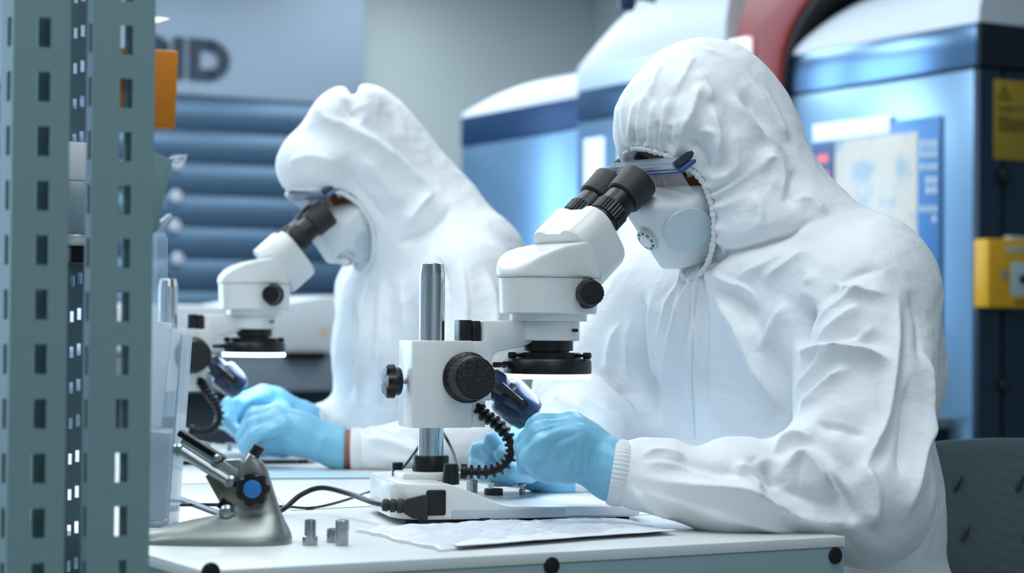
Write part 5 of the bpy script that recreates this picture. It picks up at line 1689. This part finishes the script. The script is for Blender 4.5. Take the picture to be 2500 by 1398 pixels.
_wp = world_part
def world_part(mb, name, m, root):
    if hasattr(root, 'target'):
        o = mb.build(name, m); o.data.transform(Matrix.Translation(-root.location)); o.parent = root.target
        return o
    return _wp(mb, name, m, root)
FRONT = dict(
    label='worker in white hooded coverall at the nearest microscope, goggles and mask, blue gloves',
    foot=(1.62, 2.24), seed=3, k=0.04, h=0.005, gh=0.0018,
    head=(1728, 330, 2.742), face=(-0.72, -0.05, -0.69), across=(-0.10, 1, 0),
    joints=dict(
        pelvis=(1.765, 2.24, 0.615), waist=(1.715, 2.235, 0.76), chest=(1.68, 2.225, 0.955),
        sh_n=(2115, 735, 2.60), sh_f=(1600, 755, 2.88), neck=(1845, 555, 2.74),
        el_n=(2105, 1205, 2.475), fm_n=(1800, 1203, 2.435), wr_n=(1535, 1158, 2.44),
        el_f=(1408, 958, 2.92), fm_f=(1425, 1060, 2.83), wr_f=(1395, 1150, 2.735),
        hip_n=(1.79, 2.13, 0.57), kn_n=(1.44, 2.09, 0.57), an_n=(1.52, 2.09, 0.10),
        hip_f=(1.79, 2.35, 0.57), kn_f=(1.44, 2.40, 0.57), an_f=(1.52, 2.40, 0.10)),
    r=dict(pelvis=0.138, waist=0.148, chest=0.145, sh=0.080, arm_n=(0.092, 0.082, 0.050, 0.038), arm_f=(0.080, 0.056, 0.055, 0.040)),
    bulge=[((1780, 1128, 2.45), (1820, 1128, 2.45), .030), ((1575, 1112, 2.445), (1625, 1116, 2.445), .020), ((1930, 1130, 2.46), (1975, 1120, 2.47), .034), ((2040, 1110, 2.47), (2130, 1000, 2.52), .06)],
    extra=[((2110, 690, 2.66), (2165, 900, 2.72), 0.082, 0.078), ((1960, 610, 2.70), (2110, 700, 2.66), 0.070, 0.078), ((1450, 965, 2.90), (1590, 985, 2.88), 0.058, 0.066)],
    hood=[('ell', (-0.008, 0.006, 0), (0.114, 0.124, 0.104), 0.02),
          ('ell', (0.045, 0.040, 0), (0.062, 0.078, 0.086), 0.03),
          ('cap', (0.02, -0.055, 0), (0.02, -0.090, 0), 0.092, 0.080, 0.04),
          ('cap', (0.030, -0.085, 0), (0.005, -0.150, 0), 0.090, 0.090, 0.03),
          ('pcap', (1800, 410, 2.73), (1880, 560, 2.72), 0.087, 0.102, 0.05)],
    hoodcut=[((0.165, -0.020, 0), (0.130, 0.097, 0.087))],
    rim=(0.090, -0.016, 0.082, 0.066, -0.008, -0.012),
    mask=[(.148, .000, .030, .008), (.162, -.082, .012, .010), (.088, -.024, .060, .006), (.122, .002, .006, .010), (.074, -.092, .046, .010), (.098, -.122, .012, .010), (.125, -.02, .052, .008)],
    disc=(1680, 562, 0.0325), valve=(1583, 583, 0.0165),
    goggles=dict(f=0.117, u=0.034, w=0.070, skew=0.002, tilt=0.002, bend=0.004),
    zip=[(1713, 626), (1704, 680), (1696, 760), (1691, 850), (1690, 950), (1696, 1070)],
    hand_n=dict(wrist=(1500, 1150, 2.442), palm=(1418, 1098, 2.455), rw=0.0335, rp=0.034, **{'in': 0.03}, cuff=0.034,
                fingers=[[(1408, 1066, 2.42), (1325, 1083, 2.395), (1292, 1118, 2.41), (1312, 1142, 2.43)],
                         [(1402, 1046, 2.44), (1318, 1053, 2.42), (1286, 1096, 2.43), (1300, 1138, 2.45)],
                         [(1394, 1036, 2.46), (1318, 1034, 2.45), (1288, 1075, 2.46), (1296, 1130, 2.475)],
                         [(1388, 1038, 2.485), (1310, 1042, 2.48), (1278, 1088, 2.49), (1282, 1140, 2.50)]],
                fill=[((1356, 1100, 2.428), .029), ((1330, 1120, 2.44), .022), ((1376, 1120, 2.432), .026)],
                thumb=[(1450, 1130, 2.475), (1385, 1150, 2.49), (1340, 1152, 2.50), (1308, 1150, 2.51)]),
    hand_f=dict(wrist=(1362, 1158, 2.725), palm=(1292, 1122, 2.70), rw=0.034, rp=0.036, **{'in': 0.03}, cuff=0.03,
                fingers=[[(1268, 1066, 2.665), (1205, 1078, 2.625), (1232, 1118, 2.60), (1256, 1140, 2.595)],
                         [(1246, 1072, 2.685), (1172, 1102, 2.64), (1205, 1136, 2.615), (1240, 1156, 2.61)],
                         [(1238, 1094, 2.70), (1170, 1128, 2.665), (1206, 1152, 2.64), (1242, 1164, 2.635)],
                         [(1240, 1118, 2.715), (1180, 1150, 2.69), (1212, 1164, 2.67), (1246, 1170, 2.66)]],
                fill=[((1225, 1122, 2.66), .026)],
                thumb=[(1315, 1135, 2.66), (1288, 1150, 2.61), (1268, 1150, 2.58), (1248, 1146, 2.565)]),
    gfolds_n=[([(1400, 1032), (1340, 1044), (1288, 1066)], .0040, .0026), ([(1396, 1042), (1336, 1066), (1280, 1102)], .0040, .0030), ([(1396, 1076), (1360, 1100), (1336, 1132)], .0042, .0032),
              ([(1408, 1092), (1392, 1122), (1380, 1152)], .0036, .0024), ([(1420, 1064), (1416, 1110), (1412, 1160)], .0034, .0022), ([(1436, 1068), (1433, 1120), (1428, 1172)], .0034, .0024),
              ([(1480, 1092), (1479, 1115), (1474, 1150)], .0034, .0020), ([(1528, 1104), (1518, 1126), (1508, 1148)], .0034, .0022), ([(1455, 1075), (1452, 1120), (1446, 1180)], .0034, -.0020), ([(1425, 1050), (1370, 1075), (1310, 1115)], .0040, -.0028),
              ([(1500, 1090), (1492, 1150), (1480, 1200)], .0036, .0020), ([(1430, 1030), (1370, 1028), (1320, 1040)], .0036, -.0020), ([(1350, 1125), (1330, 1135), (1305, 1140)], .004, .0024)],
    gfolds_f=[([(1300, 1060), (1270, 1090), (1240, 1130)], .0055, .0032), ([(1230, 1070), (1200, 1110), (1230, 1150)], .003, -.002)],
    folds=[
        # front closure and chest
        ([(1708, 640), (1694, 760), (1688, 900), (1696, 1080)], 0.0076, 0.0075, .5), ([(1728, 690), (1724, 850), (1722, 1060)], 0.0076, -0.0050),
        ([(1733, 700), (1814, 811), (1871, 931), (1915, 1010)], 0.0152, 0.0163, .6), ([(1571, 700), (1574, 840), (1597, 971), (1628, 1074)], 0.0133, -0.0200),
        ([(1592, 700), (1600, 840), (1625, 971)], 0.0114, 0.0112), ([(1700, 660), (1668, 760), (1640, 880), (1632, 980)], 0.0114, 0.0125, .5), ([(1655, 690), (1632, 780), (1612, 880)], 0.0095, 0.0100),
        ([(1640, 1080), (1660, 1000), (1690, 930)], 0.0095, 0.0075), ([(1716, 628), (1800, 612), (1893, 580), (1960, 545), (2015, 528)], 0.0114, -0.0200),
        ([(1728, 655), (1790, 690), (1830, 705), (1860, 760)], 0.0133, 0.0112), ([(1800, 680), (1870, 640), (1950, 610)], 0.0152, 0.0100), ([(1860, 690), (1930, 650), (2010, 610)], 0.0171, 0.0125, .5),
        ([(1850, 860), (1890, 790), (1930, 730)], 0.0152, 0.0100),
        # near shoulder and armhole
        ([(2165, 655), (2082, 676), (1995, 752)], 0.0057, -0.0063), ([(1985, 720), (1958, 790), (1947, 860)], 0.0133, -0.0225), ([(1968, 760), (1975, 700), (2000, 660)], 0.0114, 0.0100),
        ([(1951, 880), (2014, 862), (2111, 866), (2182, 885)], 0.0114, 0.0187, .7), ([(1945, 1023), (2000, 965), (2050, 915), (2090, 900)], 0.0114, 0.0125, .5),
        ([(1917, 1022), (1985, 1057), (2060, 1085), (2122, 1114)], 0.0133, 0.0200, .8), ([(1985, 1030), (2060, 1036), (2125, 1070)], 0.0114, -0.0125),
        ([(1882, 1108), (1928, 1070), (1990, 1062)], 0.0095, 0.0125), ([(1968, 851), (2042, 794), (2111, 737)], 0.0133, 0.0112, .4), ([(1985, 790), (2050, 740), (2120, 690)], 0.0114, 0.0088),
        ([(1940, 960), (2000, 900), (2090, 830), (2150, 790)], 0.0114, 0.0088), ([(2030, 690), (2090, 710), (2170, 720)], 0.0076, 0.0075),
        ([(2192, 690), (2191, 760), (2187, 874), (2160, 1034), (2090, 1188)], 0.0076, 0.0088, .6), ([(2225, 900), (2216, 1074), (2190, 1180)], 0.0133, -0.0150), ([(2250, 820), (2262, 960), (2250, 1100)], 0.0133, 0.0100),
        ([(2215, 700), (2250, 800), (2240, 900)], 0.0095, -0.0075), ([(2270, 1000), (2240, 1150), (2200, 1290)], 0.0114, 0.0112), ([(2285, 1100), (2262, 1250), (2255, 1380)], 0.0114, -0.0100),
        # near forearm
        ([(1540, 1160), (1700, 1184), (1814, 1196), (1905, 1234), (2014, 1268), (2117, 1277)], 0.0114, 0.0163, .7), ([(1791, 1125), (1831, 1160), (1871, 1205)], 0.0114, 0.0137, .5),
        ([(1900, 1148), (1957, 1116), (1997, 1148), (2060, 1217)], 0.0133, 0.0163, .6), ([(1860, 1120), (1885, 1150), (1900, 1200)], 0.0095, -0.0125), ([(1560, 1130), (1660, 1140), (1760, 1180)], 0.0085, 0.0075),
        ([(1560, 1195), (1680, 1225), (1800, 1262)], 0.0095, 0.0088), ([(1530, 1180), (1600, 1235), (1660, 1265)], 0.0076, 0.0075), ([(2020, 1150), (2070, 1220), (2080, 1290)], 0.0133, -0.0112), ([(2100, 1120), (2140, 1200), (2130, 1300)], 0.0133, 0.0112),
        ([(1560, 1110), (1610, 1105), (1680, 1118)], 0.0076, 0.0075), ([(1700, 1240), (1830, 1270), (1960, 1300)], 0.0095, 0.0075),
        # far sleeve
        ([(1480, 870), (1500, 930), (1530, 960)], 0.0095, 0.0100), ([(1430, 900), (1500, 980), (1600, 1010)], 0.0114, 0.0125, .5), ([(1390, 960), (1460, 1010), (1540, 1040)], 0.0095, 0.0100), ([(1520, 780), (1490, 850), (1485, 920)], 0.0095, 0.0100, .5),
        ([(1550, 760), (1530, 860), (1545, 960)], 0.0114, 0.0100), ([(1350, 960), (1400, 1000), (1440, 1020)], 0.0076, 0.0075),
        # hood
        ([(1660, 112), (1698, 118), (1769, 140), (1827, 188), (1867, 257), (1893, 320)], 0.0046, 0.0042), ([(1534, 352), (1546, 280), (1560, 230)], 0.0057, 0.0056), ([(1556, 356), (1566, 270), (1585, 210)], 0.0057, 0.0056),
        ([(1586, 360), (1592, 290), (1600, 240)], 0.0057, 0.0065), ([(1614, 360), (1626, 270), (1640, 230)], 0.0057, 0.0075), ([(1640, 362), (1660, 262), (1672, 220)], 0.0057, 0.0065), ([(1545, 358), (1552, 310)], 0.0034, -0.0047),
        ([(1572, 360), (1580, 300)], 0.0034, -0.0047), ([(1601, 362), (1610, 290)], 0.0046, -0.0056), ([(1628, 363), (1640, 300)], 0.0046, -0.0056), ([(1658, 340), (1680, 290), (1696, 240), (1712, 200)], 0.0115, 0.0112, .6),
        ([(1660, 340), (1700, 348), (1734, 392), (1712, 430)], 0.0092, -0.0094), ([(1690, 330), (1730, 320), (1750, 370), (1745, 420)], 0.0103, 0.0084), ([(1734, 250), (1752, 328), (1756, 400)], 0.0115, 0.0084, .5),
        ([(1775, 220), (1831, 293), (1893, 355), (1930, 400)], 0.0103, 0.0094, .5), ([(1849, 200), (1893, 280), (1929, 355)], 0.0092, 0.0065, .4), ([(1800, 220), (1850, 300), (1880, 380)], 0.0092, -0.0056),
        ([(1849, 430), (1876, 385), (1911, 420), (1911, 505)], 0.0115, 0.0084, .4), ([(1929, 484), (1982, 492), (2022, 530)], 0.0115, 0.0084), ([(1905, 505), (1925, 470), (1948, 400)], 0.0115, -0.0084),
        ([(1718, 468), (1787, 464), (1820, 500)], 0.0080, 0.0075), ([(1738, 523), (1778, 548), (1790, 595)], 0.0080, 0.0075), ([(1735, 495), (1790, 500), (1810, 540)], 0.0080, -0.0065), ([(1722, 440), (1750, 430), (1790, 430)], 0.0069, 0.0065),
        ([(1740, 560), (1760, 580), (1770, 600)], 0.0069, -0.0056), ([(1790, 300), (1800, 380), (1790, 450)], 0.0115, 0.0056), ([(1830, 470), (1860, 520), (1850, 580)], 0.0138, 0.0065), ([(1700, 170), (1730, 220), (1740, 260)], 0.0092, 0.0056),
        ([(1620, 150), (1600, 200), (1590, 240)], 0.0080, 0.0047), ([(1700, 130), (1670, 190), (1640, 240)], 0.0092, 0.0047),
    ])
REAR = dict(
    label='second worker in white hooded coverall further down the bench, blurred, bent to far microscope',
    foot=(1.62, 3.40), seed=12, k=0.04, h=0.007, gh=0.003,
    head=(868, 405, 3.745), face=(-0.70, -0.10, -0.71), across=(-0.10, 1, 0),
    joints=dict(
        pelvis=(1.80, 3.40, 0.615), waist=(1.76, 3.395, 0.76), chest=(1.715, 3.385, 0.955),
        sh_n=(1145, 700, 3.60), sh_f=(925, 715, 3.92), neck=(960, 560, 3.78),
        el_n=(1180, 1085, 3.455), fm_n=(1010, 1098, 3.42), wr_n=(890, 1099, 3.42),
        el_f=(960, 1000, 3.98), fm_f=(860, 1028, 3.86), wr_f=(765, 1036, 3.76),
        hip_n=(1.84, 3.29, 0.57), kn_n=(1.44, 3.25, 0.57), an_n=(1.52, 3.25, 0.10),
        hip_f=(1.84, 3.51, 0.57), kn_f=(1.44, 3.56, 0.57), an_f=(1.52, 3.56, 0.10)),
    r=dict(pelvis=0.140, waist=0.150, chest=0.148, sh=0.080, arm_n=(0.090, 0.076, 0.045, 0.036), arm_f=(0.080, 0.060, 0.046, 0.036)),
    extra=[((1160, 640, 3.70), (1260, 850, 3.74), 0.085, 0.090), ((1040, 560, 3.76), (1150, 640, 3.70), 0.080, 0.085), ((922, 720, 3.80), (902, 1000, 3.82), 0.05, 0.058)],
    hood=[('ell', (-0.010, 0.004, 0), (0.114, 0.122, 0.106), 0.02),
          ('ell', (0.060, 0.056, 0), (0.068, 0.068, 0.088), 0.03),
          ('cap', (0.02, -0.055, 0), (0.02, -0.090, 0), 0.094, 0.080, 0.04),
          ('pcap', (905, 350, 3.76), (1020, 540, 3.77), 0.088, 0.125, 0.05),
          ('pcap', (806, 280, 3.66), (838, 252, 3.80), 0.028, 0.024, 0.045), ('pcap', (884, 254, 3.68), (905, 264, 3.80), 0.028, 0.028, 0.045), ('sub', (859, 222, 3.60), (866, 230, 3.90), 0.008, 0.008, 0.022)],
    hoodcut=[((0.172, -0.042, 0), (0.140, 0.108, 0.104)), ((0.190, -0.085, 0), (0.105, 0.070, 0.064))],
    rim=(0.108, -0.026, 0.086, 0.076, -0.008, 0.004), gather=False,
    mask=[(.140, -.022, .026, .008), (.152, -.088, .012, .010), (.066, -.034, .080, .006), (.120, -.012, .006, .010), (.062, -.108, .060, .010), (.098, -.132, .014, .010), (.120, -.036, .056, .008)],
    disc=(905, 585, 0.030), valve=(842, 632, 0.0165),
    goggles=dict(f=0.122, u=0.030, w=0.062),
    zip=[],
    hand_n=dict(wrist=(835, 1095, 3.42), palm=(735, 1060, 3.42), rw=0.034, rp=0.036, **{'in': 0.014}, cuff=0.005,
                fingers=[[(690, 1040, 3.39), (622, 1062, 3.375), (600, 1090, 3.39), (612, 1105, 3.40)],
                         [(682, 1018, 3.41), (618, 1035, 3.39), (592, 1070, 3.40), (600, 1092, 3.41)],
                         [(676, 1008, 3.43), (620, 1018, 3.42), (598, 1052, 3.43), (598, 1078, 3.44)],
                         [(672, 1006, 3.455), (622, 1010, 3.45), (602, 1042, 3.46), (598, 1070, 3.465)]],
                fill=[((640, 1060, 3.43), .030)],
                thumb=[(745, 1080, 3.44), (690, 1096, 3.46), (640, 1096, 3.47), (598, 1088, 3.47)]),
    hand_f=dict(wrist=(745, 1030, 3.745), palm=(668, 992, 3.72), rw=0.033, rp=0.035, **{'in': 0.016}, cuff=0.014,
                fingers=[[(650, 962, 3.69), (590, 985, 3.66), (560, 1030, 3.64), (590, 1062, 3.63)],
                         [(640, 958, 3.71), (572, 980, 3.68), (548, 1020, 3.66), (580, 1060, 3.65)],
                         [(635, 965, 3.73), (560, 985, 3.70), (545, 1025, 3.68), (576, 1058, 3.67)],
                         [(632, 975, 3.75), (556, 995, 3.72), (545, 1030, 3.70), (575, 1055, 3.69)]],
                fill=[((595, 1010, 3.69), .028)],
                thumb=[(690, 1005, 3.68), (650, 1030, 3.63), (622, 1050, 3.60), (605, 1064, 3.59)]),
    gfolds_n=[([(700, 1020), (640, 1045), (605, 1080)], .006, -.003), ([(700, 1045), (650, 1070), (615, 1095)], .006, -.003), ([(800, 1050), (780, 1090), (760, 1130)], .008, .003)],
    gfolds_f=[([(650, 970), (600, 1000), (575, 1040)], .006, -.003)],
    folds=[
        ([(768, 245), (800, 290), (860, 310), (940, 360), (1040, 440)], .006, .007), ([(858, 232), (855, 262), (880, 300)], .012, -.018), ([(800, 300), (900, 340), (1000, 420), (1080, 500)], .012, .009, .5),
        ([(880, 370), (940, 450), (990, 520)], .014, .009), ([(820, 380), (880, 460), (960, 560)], .014, -.007), ([(960, 600), (1040, 560), (1110, 500)], .014, -.014), ([(1060, 470), (1020, 520), (1000, 560)], .012, .010),
        ([(905, 660), (890, 800), (870, 1000)], .012, .010, .6), ([(940, 640), (930, 800), (930, 1000)], .012, .008, .5), ([(975, 650), (990, 800), (970, 1000)], .012, .007), ([(870, 720), (865, 850), (845, 1000)], .012, -.010),
        ([(1060, 620), (1090, 700), (1080, 850)], .014, -.012), ([(1120, 620), (1140, 760), (1120, 900)], .014, .008), ([(1180, 640), (1210, 760), (1190, 900)], .014, .009), ([(1100, 900), (1050, 1000), (1000, 1050)], .014, .012, .5),
        ([(880, 1070), (960, 1080), (1060, 1120)], .012, .009, .5), ([(900, 1110), (1000, 1120), (1100, 1135)], .012, .008), ([(870, 1060), (920, 1050), (1000, 1065)], .010, .007), ([(700, 400), (760, 380), (830, 400)], .014, .006),
    ])
worker(FRONT)
worker(REAR)
# ------------------------------------------------------------------ light
def area(name, loc, size, power, col, rot=(0, 0, 0), sy=None):
    l = bpy.data.lights.new(name, 'AREA')
    l.energy = power; l.color = col
    l.shape = 'RECTANGLE'; l.size = size; l.size_y = sy or size
    o = bpy.data.objects.new(name, l); COL.objects.link(o)
    o.location = loc; o.rotation_euler = rot
    return o
COOL = (0.86, 0.95, 1.0)
for (x, y, p) in ((1.0, 1.5, 20), (1.2, 3.4, 22), (1.3, 5.2, 30), (1.6, 7.2, 34), (3.2, 7.6, 30)):  # the rear pair is added to brighten the back wall and cowls
    area('ceiling_and_fill_lamp', (x, y, 2.75), 1.2, p, COOL, sy=1.2)
area('ceiling_and_fill_lamp', (4.3, 8.2, 2.78), 0.5, 11, COOL, sy=1.2)  # fill light added to brighten the wall beside the shutter
area('ceiling_and_fill_lamp', (0.5, -0.8, 2.75), 1.2, 22, COOL, sy=1.2)  # camera-side fill added to brighten the faces of the uprights
area('ceiling_and_fill_lamp', (-0.8, 2.6, 2.75), 1.2, 26, COOL)
area('ceiling_and_fill_lamp', (3.2, 4.6, 2.75), 0.6, 16, COOL, sy=1.6)
w = bpy.data.worlds.new('world'); SC.world = w
w.use_nodes = True
w.node_tree.nodes['Background'].inputs[0].default_value = lin((158, 196, 212))
w.node_tree.nodes['Background'].inputs[1].default_value = 0.22
SC.view_settings.view_transform = 'Standard'
SC.view_settings.look = 'None'
SC.view_settings.gamma = 1.0
SC.view_settings.exposure = 0.12
SC.view_settings.use_curve_mapping = False
SC.cycles.use_denoising = True
SC.cycles.max_bounces = 8
SC.cycles.transparent_max_bounces = 12
SC.cycles.caustics_reflective = False
SC.cycles.caustics_refractive = False
